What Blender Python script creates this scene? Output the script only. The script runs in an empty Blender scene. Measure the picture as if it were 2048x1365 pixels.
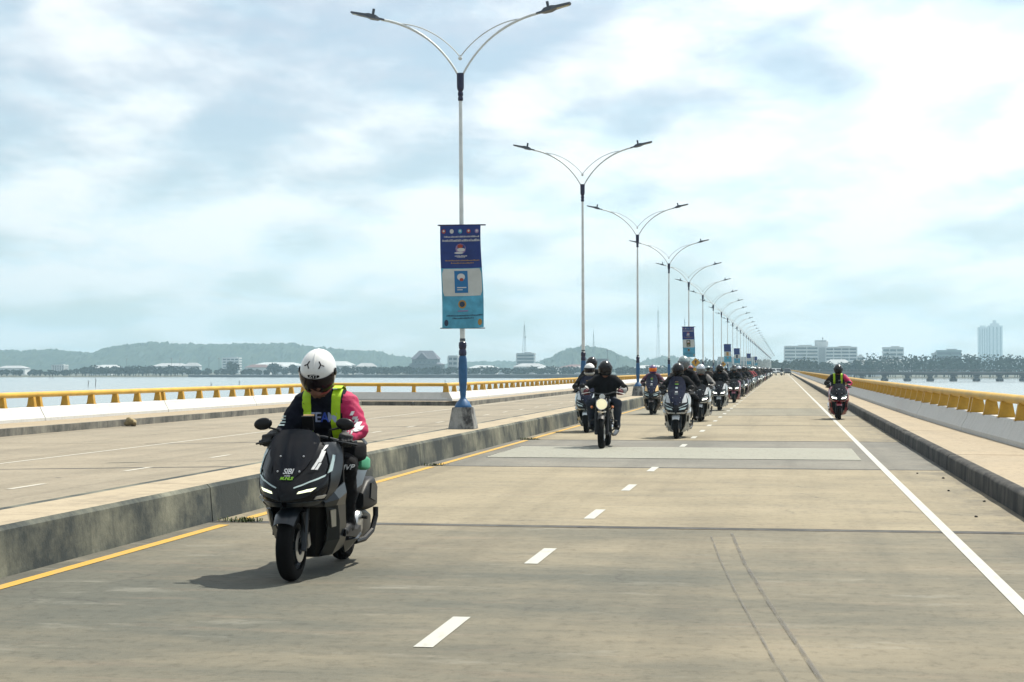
import bpy, math, random
import numpy as np
from mathutils import Vector, Matrix, Euler
R = math.radians
random.seed(7)
rng = np.random.default_rng(7)
scene = bpy.context.scene
C = scene.collection

# ------------------------------------------------------------------ camera
cam_d = bpy.data.cameras.new('camera')
cam = bpy.data.objects.new('camera', cam_d)
C.objects.link(cam)
cam.location = (0, 0, 1.54)
cam.rotation_euler = (R(90 + 0.935), 0, R(9.04))
cam_d.sensor_width = 36
cam_d.lens = 36 * 3400 / 2048
cam_d.clip_start = 0.1
cam_d.clip_end = 20000
scene.camera = cam

# ------------------------------------------------------------------ light
SUN_TO = Vector((0.58, 0.74, 1.52)).normalized()
sun_el = math.asin(SUN_TO.z)
sun_az = math.atan2(SUN_TO.x, SUN_TO.y)          # clockwise from +Y
sd = bpy.data.lights.new('sun', 'SUN')
sd.energy = 5.0
sd.angle = R(0.55)
sd.color = (1.0, 0.945, 0.83)
sun = bpy.data.objects.new('sun', sd)
C.objects.link(sun)
sun.rotation_euler = (-SUN_TO).to_track_quat('-Z', 'Y').to_euler()

world = bpy.data.worlds.new('World')
scene.world = world
world.use_nodes = True
wt = world.node_tree
for n in list(wt.nodes):
    wt.nodes.remove(n)


def N(t, typ, **kw):
    n = t.nodes.new(typ)
    for k, v in kw.items():
        setattr(n, k, v)
    return n


def L(t, a, b):
    t.links.new(a, b)


def math_n(t, op, a, b=None, clamp=False):
    n = N(t, 'ShaderNodeMath', operation=op)
    n.use_clamp = clamp
    for i, v in enumerate((a, b)):
        if v is None:
            continue
        if isinstance(v, (int, float)):
            n.inputs[i].default_value = v
        else:
            L(t, v, n.inputs[i])
    return n.outputs[0]


def ramp(t, fac, stops, interp='LINEAR'):
    n = N(t, 'ShaderNodeValToRGB')
    n.color_ramp.interpolation = interp
    el = n.color_ramp.elements
    while len(el) < len(stops):
        el.new(0.5)
    for e, (p, c) in zip(el, stops):
        e.position = p
        e.color = c if len(c) == 4 else (*c, 1)
    L(t, fac, n.inputs[0])
    return n.outputs[0]


def mixc(t, fac, a, b, blend='MIX'):
    n = N(t, 'ShaderNodeMix', data_type='RGBA', blend_type=blend)
    if isinstance(fac, (int, float)):
        n.inputs[0].default_value = fac
    else:
        L(t, fac, n.inputs[0])
    for i, v in ((6, a), (7, b)):
        if isinstance(v, tuple):
            n.inputs[i].default_value = v if len(v) == 4 else (*v, 1)
        else:
            L(t, v, n.inputs[i])
    return n.outputs[2]


def noise(t, vec, scale, detail=4, rough=0.55, dist=0.0):
    n = N(t, 'ShaderNodeTexNoise')
    n.inputs['Scale'].default_value = scale
    n.inputs['Detail'].default_value = detail
    n.inputs['Roughness'].default_value = rough
    n.inputs['Distortion'].default_value = dist
    if vec is not None:
        L(t, vec, n.inputs['Vector'])
    return n.outputs['Fac']


def mapping(t, vec, scale=(1, 1, 1), loc=(0, 0, 0)):
    n = N(t, 'ShaderNodeMapping')
    n.inputs['Scale'].default_value = scale
    n.inputs['Location'].default_value = loc
    L(t, vec, n.inputs['Vector'])
    return n.outputs[0]


sky = N(wt, 'ShaderNodeTexSky', sky_type='NISHITA')
sky.sun_disc = False
sky.sun_elevation = sun_el
sky.sun_rotation = sun_az
sky.air_density = 1.0
sky.dust_density = 0.5
sky.ozone_density = 1.1
tc = N(wt, 'ShaderNodeTexCoord')
sep = N(wt, 'ShaderNodeSeparateXYZ')
L(wt, tc.outputs['Generated'], sep.inputs[0])
zz = math_n(wt, 'ADD', math_n(wt, 'MAXIMUM', sep.outputs[2], 0.0), 0.21)
px = math_n(wt, 'DIVIDE', sep.outputs[0], zz)
py = math_n(wt, 'DIVIDE', sep.outputs[1], zz)
cmb = N(wt, 'ShaderNodeCombineXYZ')
L(wt, px, cmb.inputs[0])
L(wt, py, cmb.inputs[1])
cv = mapping(wt, cmb.outputs[0], (1.0, 0.85, 1.0), (5.1, 2.4, 0.0))
big = noise(wt, cv, 1.05, 4, 0.5)
fine = noise(wt, cv, 4.2, 10, 0.58, 0.1)
dens = math_n(wt, 'ADD', math_n(wt, 'MULTIPLY', big, 0.62), math_n(wt, 'MULTIPLY', fine, 0.50))
cloud = ramp(wt, dens, [(0.45, (0, 0, 0)), (0.64, (1, 1, 1))], 'EASE')
shade = noise(wt, mapping(wt, cmb.outputs[0], (1.0, 0.85, 1.0), (5.13, 2.36, 0.0)), 4.2, 8, 0.58, 0.1)
ccol = ramp(wt, shade, [(0.36, (9.1, 10.7, 11.4)), (0.58, (11.8, 12.0, 12.0))], 'EASE')
vd = N(wt, 'ShaderNodeVectorMath', operation='DOT_PRODUCT')
L(wt, tc.outputs['Generated'], vd.inputs[0])
vd.inputs[1].default_value = SUN_TO
glow = math_n(wt, 'ADD', math_n(wt, 'MULTIPLY', math_n(wt, 'MAXIMUM', vd.outputs['Value'], 0.0), 0.75), 0.74)
ccs = N(wt, 'ShaderNodeVectorMath', operation='SCALE')
L(wt, ccol, ccs.inputs[0])
L(wt, glow, ccs.inputs['Scale'])
ccol = ccs.outputs[0]
sky_c = mixc(wt, math_n(wt, 'ADD', math_n(wt, 'MULTIPLY', cloud, 0.54), 0.34), sky.outputs[0], ccol)
bg = N(wt, 'ShaderNodeBackground')
bg.inputs['Strength'].default_value = 0.0625
L(wt, sky_c, bg.inputs['Color'])
wo = N(wt, 'ShaderNodeOutputWorld')
L(wt, bg.outputs[0], wo.inputs['Surface'])

vs = scene.view_settings
vs.view_transform = 'Standard'
vs.look = 'None'
vs.gamma = 1
vs.use_curve_mapping = False
vs.exposure = 0.60
cy = scene.cycles
cy.use_denoising = True
cy.max_bounces = 6
cy.diffuse_bounces = 2
cy.glossy_bounces = 3
cy.transmission_bounces = 3
cy.volume_bounces = 1
cy.transparent_max_bounces = 8
cy.caustics_reflective = False
cy.caustics_refractive = False
cy.sample_clamp_indirect = 4


# ------------------------------------------------------------------ materials
MATS = {}
ALB = 0.58          # overall reflectance level of the place's surfaces


def dim(c, k=None):
    return tuple(x * (k or ALB) for x in c)



def newmat(name):
    m = bpy.data.materials.new(name)
    m.use_nodes = True
    t = m.node_tree
    return m, t, t.nodes['Principled BSDF']


def P(name, col, rough=0.5, metal=0.0, var=0.0, scale=6.0, bump=0.0, coat=0.0, emit=0.0, spec=0.5, var2=None, bscale=None):
    if name in MATS:
        return MATS[name]
    m, t, b = newmat(name)
    if emit == 0 and metal < .5:
        col = dim(col)
        var2 = dim(var2) if var2 else None
    b.inputs['Base Color'].default_value = (*col, 1)
    b.inputs['Roughness'].default_value = rough
    b.inputs['Metallic'].default_value = metal
    b.inputs['Specular IOR Level'].default_value = spec
    b.inputs['Coat Weight'].default_value = coat
    b.inputs['Coat Roughness'].default_value = 0.06
    co = N(t, 'ShaderNodeTexCoord').outputs['Object']
    if var > 0:
        n = noise(t, co, scale, 5, 0.6)
        d = var2 or tuple(c * (1 - var) for c in col)
        br = tuple(min(1, c * (1 + var * 0.5)) for c in col)
        L(t, ramp(t, n, [(0.32, d), (0.66, br)]), b.inputs['Base Color'])
    if bump > 0:
        bn = N(t, 'ShaderNodeBump')
        bn.inputs['Strength'].default_value = bump
        bn.inputs['Distance'].default_value = 0.02
        L(t, noise(t, co, bscale or scale * 4, 4, 0.6), bn.inputs['Height'])
        L(t, bn.outputs[0], b.inputs['Normal'])
    if emit > 0:
        b.inputs['Emission Color'].default_value = (*col, 1)
        b.inputs['Emission Strength'].default_value = emit
    MATS[name] = m
    return m


def wpos(t):
    return N(t, 'ShaderNodeNewGeometry').outputs['Position']


def concrete(name, a, b_, grit=0.05, lines=0.06, dirt_or_dim=(0.2, 0.19, 0.17), dirt_or_dim_lo=0.62, dirt_or_dim_hi=0.8, rough=0.85, dsc=1.0, damt=.6, dloc=(4, 9, 0), pale=0.15, kerb_grime=True):
    """worn slab concrete: cloudy base, transverse broom finish, long tyre-worn streaks"""
    a, b_, dirt_or_dim = dim(a), dim(b_), dim(dirt_or_dim)
    m, t, b = newmat(name)
    p = wpos(t)
    n1 = noise(t, mapping(t, p, (0.42, 0.5, 1)), 1.0, 5, 0.6)
    col = ramp(t, n1, [(0.36, b_), (0.66, a)])
    n2 = noise(t, mapping(t, p, (1.6, 6.5, 1)), 1.0, 6, 0.68)
    col = mixc(t, math_n(t, 'MULTIPLY', ramp(t, n2, [(0.40, (0, 0, 0)), (0.72, (1, 1, 1))]), 0.32), col, tuple(min(1, c * 1.22) for c in a))
    n3 = noise(t, mapping(t, p, (1.35, 0.05, 1)), 1.0, 4, 0.6)
    col = mixc(t, math_n(t, 'MULTIPLY', ramp(t, n3, [(0.48, (0, 0, 0)), (0.74, (1, 1, 1))]), 0.5), col, tuple(c * 0.62 for c in b_))
    n4 = noise(t, mapping(t, p, (0.5 * dsc, 1.1 * dsc, 1), dloc), 1.3, 7, 0.7)
    col = mixc(t, math_n(t, 'MULTIPLY', ramp(t, n4, [(dirt_or_dim_lo, (0, 0, 0)), (dirt_or_dim_hi, (1, 1, 1))]), damt), col, dirt_or_dim)  # dirt patches; the nearest slab also uses them for painted vignette
    if kerb_grime:
        sx = N(t, 'ShaderNodeSeparateXYZ')
        L(t, p, sx.inputs[0])
        er = math_n(t, 'MULTIPLY', math_n(t, 'SUBTRACT', sx.outputs[0], 1.62), 1.15, True)
        elf = math_n(t, 'MULTIPLY', math_n(t, 'SUBTRACT', -5.05, sx.outputs[0]), 1.6, True)
        ne = noise(t, mapping(t, p, (1.6, .8, 1), (3, 2, 0)), 1.5, 7, .72)
        fe = math_n(t, 'MULTIPLY', math_n(t, 'MAXIMUM', er, elf), ramp(t, ne, [(0.40, (0, 0, 0)), (0.66, (1, 1, 1))]))
        col = mixc(t, math_n(t, 'MULTIPLY', fe, .85), col, dim((.13, .125, .11)))
    n5 = noise(t, mapping(t, p, (0.9, 2.4, 1), (1.7, 3.3, 0)), 1.0, 8, 0.66)
    col = mixc(t, math_n(t, 'MULTIPLY', ramp(t, n5, [(0.58, (0, 0, 0)), (0.72, (1, 1, 1))]), pale), col, dim((0.50, 0.48, 0.40)))
    n6 = noise(t, mapping(t, p, (0.7, 3.1, 1), (8.7, 1.3, 0)), 1.0, 8, 0.66)
    col = mixc(t, math_n(t, 'MULTIPLY', ramp(t, n6, [(0.55, (0, 0, 0)), (0.72, (1, 1, 1))]), .28), col, dim((0.40, 0.29, 0.21)))
    sp = noise(t, mapping(t, p, (1, .8, 1)), 11, 8, 0.78)
    col = mixc(t, .55, col, ramp(t, sp, [(0.36, (0.50, 0.49, 0.47)), (0.50, (1, 1, 1)), (0.66, (1.0, 1.0, 1.0))]), 'MULTIPLY')
    cr1 = N(t, 'ShaderNodeTexVoronoi', feature='DISTANCE_TO_EDGE')
    cr1.inputs['Scale'].default_value = .33
    wv = N(t, 'ShaderNodeVectorMath', operation='ADD')
    L(t, p, wv.inputs[0])
    nz_ = N(t, 'ShaderNodeTexNoise')
    nz_.inputs['Scale'].default_value = 1.3
    nz_.inputs['Detail'].default_value = 6
    L(t, p, nz_.inputs['Vector'])
    L(t, nz_.outputs['Color'], wv.inputs[1])
    L(t, wv.outputs[0], cr1.inputs['Vector'])
    crk = math_n(t, 'MULTIPLY', ramp(t, cr1.outputs['Distance'], [(0.0, (1, 1, 1)), (0.006, (0, 0, 0))]), ramp(t, n4, [(.5, (0, 0, 0)), (.62, (1, 1, 1))]))
    col = mixc(t, math_n(t, 'MULTIPLY', crk, .7), col, dim((.09, .085, .075)))
    g = noise(t, p, 95, 3, 0.7)
    col = mixc(t, grit * 4, col, ramp(t, g, [(0.3, (0.30, 0.29, 0.27)), (0.7, (1, 1, 1))]), 'MULTIPLY')
    L(t, col, b.inputs['Base Color'])
    b.inputs['Roughness'].default_value = rough
    b.inputs['Specular IOR Level'].default_value = 0.3
    bn = N(t, 'ShaderNodeBump')
    bn.inputs['Strength'].default_value = 0.35
    bn.inputs['Distance'].default_value = 0.01
    h = math_n(t, 'ADD', math_n(t, 'MULTIPLY', noise(t, mapping(t, p, (3, 60, 1)), 1.0, 3, 0.6), 1.0), math_n(t, 'MULTIPLY', g, 0.6))
    L(t, h, bn.inputs['Height'])
    L(t, bn.outputs[0], b.inputs['Normal'])
    MATS[name] = m
    return m


SLAB_A = concrete('slab_sand', (0.455, 0.39, 0.265), (0.335, 0.288, 0.196), dirt_or_dim=(.22, .205, .165), dirt_or_dim_lo=.50, dirt_or_dim_hi=.76, damt=.55)
SLAB_B = concrete('slab_olive_vignette', (0.36, 0.312, 0.218), (0.225, 0.203, 0.148), dirt_or_dim=(.10, .115, .102), dirt_or_dim_lo=.40, dirt_or_dim_hi=.60, dsc=.17, damt=.72, dloc=(11, 6, 0), pale=.4)  # dirt plus lens vignette painted into the colour; offset darkens the near end
SLAB_C = concrete('slab_grey', (0.31, 0.295, 0.25), (0.215, 0.21, 0.185), pale=.3)
SLAB_D = concrete('slab_pale', (0.475, 0.405, 0.28), (0.365, 0.318, 0.222), dirt_or_dim=(.26, .23, .175), dirt_or_dim_lo=.52, dirt_or_dim_hi=.78, damt=.5)
SLAB_P = concrete('slab_opposite', (0.45, 0.39, 0.29), (0.36, 0.315, 0.235), dirt_or_dim=(.27, .235, .185), dirt_or_dim_lo=.55, dirt_or_dim_hi=.8, damt=.5, kerb_grime=False, pale=.3)
SLAB_E = concrete('slab_grey_sand', (0.36, 0.33, 0.25), (0.27, 0.255, 0.195))
WALK = concrete('footpath_tan', (0.56, 0.455, 0.315), (0.48, 0.40, 0.285), kerb_grime=False, dirt_or_dim_lo=0.7, dirt_or_dim_hi=0.9, dirt_or_dim=(.36, .30, .23))
JOINT = P('joint_tar', (0.035, 0.037, 0.042), 0.8)


def stained(name, base, dark, streak=(1.0, 1.4, 0.35), lo=0.42, hi=0.62, amt=0.9, rough=0.9):
    base, dark = dim(base), dim(dark)
    m, t, b = newmat(name)
    p = wpos(t)
    n1 = noise(t, mapping(t, p, streak), 1.0, 7, 0.66)
    f = math_n(t, 'MULTIPLY', ramp(t, n1, [(lo, (0, 0, 0)), (hi, (1, 1, 1))]), amt)
    n2 = noise(t, mapping(t, p, (4, 7, 1.2)), 1.0, 6, 0.7)
    f2 = math_n(t, 'MULTIPLY', ramp(t, n2, [(0.46, (0, 0, 0)), (0.7, (1, 1, 1))]), 0.55 * amt)
    col = mixc(t, f, base, dark)
    col = mixc(t, f2, col, tuple(c * 0.8 for c in dark))
    g = noise(t, p, 40, 4, 0.7)
    col = mixc(t, 0.35, col, ramp(t, g, [(0.3, (0.45, 0.45, 0.45)), (0.7, (1, 1, 1))]), 'MULTIPLY')
    L(t, col, b.inputs['Base Color'])
    b.inputs['Roughness'].default_value = rough
    b.inputs['Specular IOR Level'].default_value = 0.25
    bn = N(t, 'ShaderNodeBump')
    bn.inputs['Strength'].default_value = 0.5
    bn.inputs['Distance'].default_value = 0.012
    L(t, noise(t, p, 18, 6, 0.7), bn.inputs['Height'])
    L(t, bn.outputs[0], b.inputs['Normal'])
    MATS[name] = m
    return m


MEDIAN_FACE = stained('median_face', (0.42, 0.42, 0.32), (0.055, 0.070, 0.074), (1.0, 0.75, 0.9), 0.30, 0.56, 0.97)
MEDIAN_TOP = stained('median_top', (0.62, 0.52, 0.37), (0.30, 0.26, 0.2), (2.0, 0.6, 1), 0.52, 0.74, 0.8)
KERB_DARK = stained('kerb_mould', (0.17, 0.16, 0.14), (0.03, 0.032, 0.035), (2, 2.2, 1), 0.35, 0.6, 0.95)
KERB_PALE = stained('kerb_weathered', (0.42, 0.40, 0.34), (0.09, 0.095, 0.095), (2, 1.2, 1), 0.38, 0.62, 0.85)
PARAPET = stained('parapet_white', (0.98, 0.98, 0.95), (0.72, 0.72, 0.68), (1.0, 0.5, 0.2), 0.55, 0.8, 0.5, 0.75)
PLINTH = stained('plinth_concrete', (0.52, 0.53, 0.52), (0.05, 0.05, 0.058), (3.6, 3.6, 2.6), 0.44, 0.60, 0.9)
DECKSIDE = stained('deck_side', (0.4, 0.39, 0.36), (0.15, 0.15, 0.15))


def paint_line(name, col, worn=(0.36, 0.33, 0.27), amount=0.5):
    col, worn = dim(col), dim(worn)
    m, t, b = newmat(name)
    p = wpos(t)
    n = noise(t, mapping(t, p, (4, 1.3, 1)), 3.0, 6, 0.7)
    f = math_n(t, 'MULTIPLY', ramp(t, n, [(0.52, (0, 0, 0)), (0.72, (1, 1, 1))]), amount)
    L(t, mixc(t, f, col, worn), b.inputs['Base Color'])
    b.inputs['Roughness'].default_value = 0.7
    MATS[name] = m
    return m


WHITE_LINE = paint_line('white_paint', (0.62, 0.62, 0.56))
YELLOW_LINE = paint_line('yellow_paint', (0.72, 0.42, 0.045), amount=0.7)
RUMBLE = paint_line('rumble_paint', (0.60, 0.59, 0.49), amount=0.6)
OLD_LINE = paint_line('faded_white_paint', (0.66, 0.62, 0.52), amount=0.8)
RAIL_Y = P('rail_yellow', (0.86, 0.50, 0.035), 0.5, var=0.22, scale=1.5, bump=0.05, bscale=30)
POST_Y = P('post_yellow', (0.82, 0.45, 0.025), 0.5, var=0.25, scale=4)


def rubber_mark():
    m, t, b = newmat('rubber_mark')
    p = wpos(t)
    n = noise(t, mapping(t, p, (9, 1.1, 1)), 2.0, 4, 0.6)
    b.inputs['Base Color'].default_value = (0.10, 0.095, 0.085, 1)
    b.inputs['Roughness'].default_value = 0.8
    L(t, ramp(t, n, [(0.30, (0.05, .05, .05)), (0.62, (0.60, 0.60, 0.60))]), b.inputs['Alpha'])
    MATS['rubber_mark'] = m
    return m


RUBBER_MARK = rubber_mark()


# ------------------------------------------------------------------ mesh helpers
class MB:
    def __init__(s):
        s.v = []
        s.f = []
        s.m = []

    def add(s, vs_, fs, mi=0):
        o = len(s.v)
        s.v += [tuple(map(float, p)) for p in vs_]
        for f in fs:
            s.f.append(tuple(i + o for i in f))
            s.m.append(mi)
        return s

    def box(s, c, size, rot=None, mi=0, taper=1.0):
        hx, hy, hz = (d / 2 for d in size)
        vv = []
        for k, (sx, sy, sz) in enumerate([(-1, -1, -1), (1, -1, -1), (1, 1, -1), (-1, 1, -1), (-1, -1, 1), (1, -1, 1), (1, 1, 1), (-1, 1, 1)]):
            tp = taper if sz > 0 else 1
            p = Vector((sx * hx * tp, sy * hy * tp, sz * hz))
            if rot is not None:
                p = Euler(rot).to_matrix() @ p
            vv.append((p.x + c[0], p.y + c[1], p.z + c[2]))
        return s.add(vv, [(0, 3, 2, 1), (4, 5, 6, 7), (0, 1, 5, 4), (1, 2, 6, 5), (2, 3, 7, 6), (3, 0, 4, 7)], mi)

    def tube(s, pts, r, n=8, mi=0, cap=True):
        pts = [Vector(p) for p in pts]
        rs = r if isinstance(r, (list, tuple)) else [r] * len(pts)
        vv = []
        up = None
        for i, p in enumerate(pts):
            d = (pts[min(i + 1, len(pts) - 1)] - pts[max(i - 1, 0)]).normalized()
            if up is None:
                up = d.orthogonal().normalized()
            up = (up - d * up.dot(d)).normalized()
            sd_ = d.cross(up)
            for k in range(n):
                a = 2 * math.pi * k / n
                q = p + (up * math.cos(a) + sd_ * math.sin(a)) * rs[i]
                vv.append(q)
        fs = []
        for i in range(len(pts) - 1):
            for k in range(n):
                a, b = i * n + k, i * n + (k + 1) % n
                fs.append((a, b, b + n, a + n))
        if cap:
            fs.append(tuple(range(n - 1, -1, -1)))
            fs.append(tuple(range((len(pts) - 1) * n, len(pts) * n)))
        return s.add(vv, fs, mi)

    def lathe(s, prof, c=(0, 0, 0), axis='z', n=20, mi=0, closed=False):
        vv = []
        for (a, r) in prof:
            for k in range(n):
                t = 2 * math.pi * k / n
                u, w = r * math.cos(t), r * math.sin(t)
                if axis == 'z':
                    q = (c[0] + u, c[1] + w, c[2] + a)
                elif axis == 'x':
                    q = (c[0] + a, c[1] + u, c[2] + w)
                else:
                    q = (c[0] + w, c[1] + a, c[2] + u)
                vv.append(q)
        fs = []
        m_ = len(prof)
        for i in range(m_ if closed else m_ - 1):
            j = (i + 1) % m_
            for k in range(n):
                k2 = (k + 1) % n
                fs.append((i * n + k, i * n + k2, j * n + k2, j * n + k))
        if not closed:
            if prof[0][1] > 1e-5:
                fs.append(tuple(range(n - 1, -1, -1)))
            if prof[-1][1] > 1e-5:
                fs.append(tuple(range((m_ - 1) * n, m_ * n)))
        return s.add(vv, fs, mi)

    def grid(s, pts, mi=0, flip=False, wrap=False):
        nr, nc = len(pts), len(pts[0])
        vv = [p for row in pts for p in row]
        fs = []
        for i in range(nr - 1):
            for j in range(nc if wrap else nc - 1):
                k = (j + 1) % nc
                q = (i * nc + j, i * nc + k, (i + 1) * nc + k, (i + 1) * nc + j)
                fs.append(q[::-1] if flip else q)
        return s.add(vv, fs, mi)

    def sheet(s, pts, th=0.006, mi=0):
        """a grid of points given thickness along its normals, rim closed"""
        A = np.array(pts, dtype=float)
        du = np.gradient(A, axis=0)
        dv = np.gradient(A, axis=1)
        nn = np.cross(du, dv)
        nn /= np.maximum(np.linalg.norm(nn, axis=2, keepdims=True), 1e-9)
        B = A - nn * th
        nr, nc = A.shape[:2]
        o = nr * nc
        vv = [tuple(p) for p in A.reshape(-1, 3)] + [tuple(p) for p in B.reshape(-1, 3)]
        fs = []
        for i in range(nr - 1):
            for j in range(nc - 1):
                q = (i * nc + j, (i + 1) * nc + j, (i + 1) * nc + j + 1, i * nc + j + 1)
                fs.append(q)
                fs.append(tuple(x + o for x in q[::-1]))
        rim = [j for j in range(nc)] + [i * nc + nc - 1 for i in range(1, nr)] + [(nr - 1) * nc + j for j in range(nc - 2, -1, -1)] + [i * nc for i in range(nr - 2, 0, -1)]
        for a, b in zip(rim, rim[1:] + rim[:1]):
            fs.append((a, b, b + o, a + o))
        return s.add(vv, fs, mi)

    def ball(s, c, r, n=10, m=7, mi=0):
        rx, ry, rz = r if isinstance(r, (tuple, list)) else (r, r, r)
        pr = []
        for i in range(m + 1):
            e = -math.pi / 2 + math.pi * i / m
            pr.append([(c[0] + rx * math.cos(e) * math.cos(2 * math.pi * k / n), c[1] + ry * math.cos(e) * math.sin(2 * math.pi * k / n), c[2] + rz * math.sin(e)) for k in range(n)])
        return s.grid(pr, mi, wrap=True)

    def loft(s, secs, mi=0, cap=True):
        n = len(secs[0])
        s.grid(secs, mi, wrap=True)
        if cap:
            o = len(s.v) - n * len(secs)
            s.f.append(tuple(o + i for i in range(n - 1, -1, -1)))
            s.m.append(mi)
            o2 = len(s.v) - n
            s.f.append(tuple(o2 + i for i in range(n)))
            s.m.append(mi)
        return s

    def mirror(s):
        r = MB()
        r.v = [(-x, y, z) for x, y, z in s.v]
        r.f = [f[::-1] for f in s.f]
        r.m = list(s.m)
        return r

    def merge(s, o, mi=None):
        k = len(s.v)
        s.v += o.v
        s.f += [tuple(i + k for i in f) for f in o.f]
        s.m += [mi if mi is not None else x for x in o.m]
        return s

    def shift(s, d):
        s.v = [(x + d[0], y + d[1], z + d[2]) for x, y, z in s.v]
        return s

    def mesh(s, name, mats, smooth=None):
        me = bpy.data.meshes.new(name)
        me.from_pydata(s.v, [], s.f)
        for m in mats:
            me.materials.append(m)
        if any(s.m):
            me.polygons.foreach_set('material_index', s.m)
        if smooth is not None:
            me.polygons.foreach_set('use_smooth', [True] * len(me.polygons))
            me.update()
            me.set_sharp_from_angle(angle=R(smooth))
        me.update()
        return me


def link(name, me, parent=None, loc=None, rot=None):
    o = bpy.data.objects.new(name, me)
    C.objects.link(o)
    if parent is not None:
        o.parent = parent
    if loc is not None:
        o.location = loc
    if rot is not None:
        o.rotation_euler = rot
    return o


def put(name, mb, mat, parent=None, loc=None, rot=None, smooth=35):
    mats = mat if isinstance(mat, (list, tuple)) else [mat]
    return link(name, mb.mesh(name, mats, smooth), parent, loc, rot)


def empty(name, loc=(0, 0, 0), rot=(0, 0, 0)):
    o = bpy.data.objects.new(name, None)
    o.empty_display_size = 0.2
    C.objects.link(o)
    o.location = loc
    o.rotation_euler = rot
    return o


def tag(o, label, cat, group=None):
    o['label'] = label
    o['category'] = cat
    if group:
        o['group'] = group
    return o


def struct(o):
    o['kind'] = 'structure'
    return o


def stuff(o):
    o['kind'] = 'stuff'
    return o


ORD = ['zeroth', 'first', 'second', 'third', 'fourth', 'fifth', 'sixth', 'seventh', 'eighth', 'ninth', 'tenth', 'eleventh', 'twelfth', 'thirteenth', 'fourteenth', 'fifteenth', 'sixteenth', 'seventeenth', 'eighteenth', 'nineteenth', 'twentieth', 'twenty-first', 'twenty-second', 'twenty-third']

# ================================================================== the bridge
END = 1090.0
S0, SL = 6.47, 10.02                     # slab joints every 10 m
XK_L, XK_R = -5.71, 2.47                 # kerb faces of the carriageway we drive on
MED_L, MED_Z = -6.5, 0.38
OPP_L = -14.23                           # kerb of the opposite carriageway
BAY_L = -19.2
WALK_Z = 0.24


def opp_z(x):
    return 0.02 * (max(x, OPP_L) + 6.5)


OWZ = opp_z(-20) + 0.19                   # left footpath height


def quad_sheet(x0, x1, y0, y1, z0, z1=None, th=0.0):
    z1 = z0 if z1 is None else z1
    mb = MB()
    if th <= 0:
        return mb.add([(x0, y0, z0), (x1, y0, z1), (x1, y1, z1), (x0, y1, z0)], [(0, 1, 2, 3)])
    b = 0.02
    mb.add([(x0, y0, z0 - th), (x1, y0, z1 - th), (x1, y1, z1 - th), (x0, y1, z0 - th),
            (x0, y0, z0 - b), (x1, y0, z1 - b), (x1, y1, z1 - b), (x0, y1, z0 - b),
            (x0, y0 + b, z0), (x1, y0 + b, z1), (x1, y1 - b, z1), (x0, y1 - b, z0)],
           [(0, 3, 2, 1), (0, 1, 5, 4), (1, 2, 6, 5), (2, 3, 7, 6), (3, 0, 4, 7), (4, 5, 9, 8), (5, 6, 10, 9), (6, 7, 11, 10), (7, 4, 8, 11), (8, 9, 10, 11)])
    return mb


# ---- deck below the slabs
mb = MB()
mb.box((( -22.6 + 5.6) / 2, (END - 40) / 2, -0.75), (28.2, END + 40, 0.9))
deck = struct(put('bridge_deck', mb, DECKSIDE))

road = struct(put('road', quad_sheet(XK_L, XK_R, -30, END, -0.05), JOINT, smooth=None))
k = -3
while True:
    y0 = S0 + SL * k
    if y0 > 310:
        break
    g0 = 0.10 if k == 1 else 0.04
    g1 = 0.10 if k == 0 else 0.04
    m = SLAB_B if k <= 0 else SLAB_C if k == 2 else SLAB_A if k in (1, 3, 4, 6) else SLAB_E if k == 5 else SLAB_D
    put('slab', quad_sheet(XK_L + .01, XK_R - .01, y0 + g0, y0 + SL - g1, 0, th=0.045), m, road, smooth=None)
    k += 1
put('far_slabs', quad_sheet(XK_L + .01, XK_R - .01, S0 + SL * k + .02, END, 0), SLAB_D, road, smooth=None)

opp = struct(put('opposite_road', quad_sheet(OPP_L, MED_L, -30, END, opp_z(OPP_L) - .05, -.05), JOINT, smooth=None))
for k in range(-1, 30):
    y0 = S0 + SL * k
    put('slab', quad_sheet(OPP_L + .01, MED_L - .01, y0 + .02, y0 + SL - .02, opp_z(OPP_L), 0, th=.045), SLAB_P, opp, smooth=None)
put('far_slabs', quad_sheet(OPP_L + .01, MED_L - .01, S0 + SL * 30 + .02, END, opp_z(OPP_L), 0), SLAB_P, opp, smooth=None)
for k in range(0, 7):
    y0 = S0 + SL * k
    put('slab', quad_sheet(BAY_L, OPP_L - .01, y0 + .02, min(y0 + SL - .02, 76.5), opp_z(OPP_L), th=.045), SLAB_P, opp, smooth=None)

JSEAL = stained('joint_seal', (0.16, 0.155, 0.145), (0.06, 0.062, 0.066), (3, 3, 1), .4, .6, .8)
for k in range(1, 14):
    yj = S0 + SL * k
    wj = .10 if k == 1 else .05 + .012 * k
    for (xa, xb, za, zb, par_) in ((XK_L + .05, XK_R - .05, 0, 0, road), (OPP_L + .05, MED_L - .05, opp_z(OPP_L), 0, opp)):
        nn = 24
        rows = []
        for q in (-1, 1):
            rows.append([(xa + (xb - xa) * i / nn, yj + q * (wj + random.uniform(-.02, .03)), za + (zb - za) * i / nn + .002) for i in range(nn + 1)])
        put('joint_seal', MB().grid(rows), JSEAL, par_, smooth=None)

# ---- painted lines, each 4 mm over the slabs
ZL = 0.004


def strip(name, x, w, y0, y1, mat, parent, zf=None, n=1):
    z = (lambda xx: ZL) if zf is None else (lambda xx: zf(xx) + ZL)
    put(name, quad_sheet(x - w / 2, x + w / 2, y0, y1, z(x - w / 2), z(x + w / 2)), mat, parent, smooth=None)


strip('edge_line', 1.53, 0.10, -20, END, WHITE_LINE, road)
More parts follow.
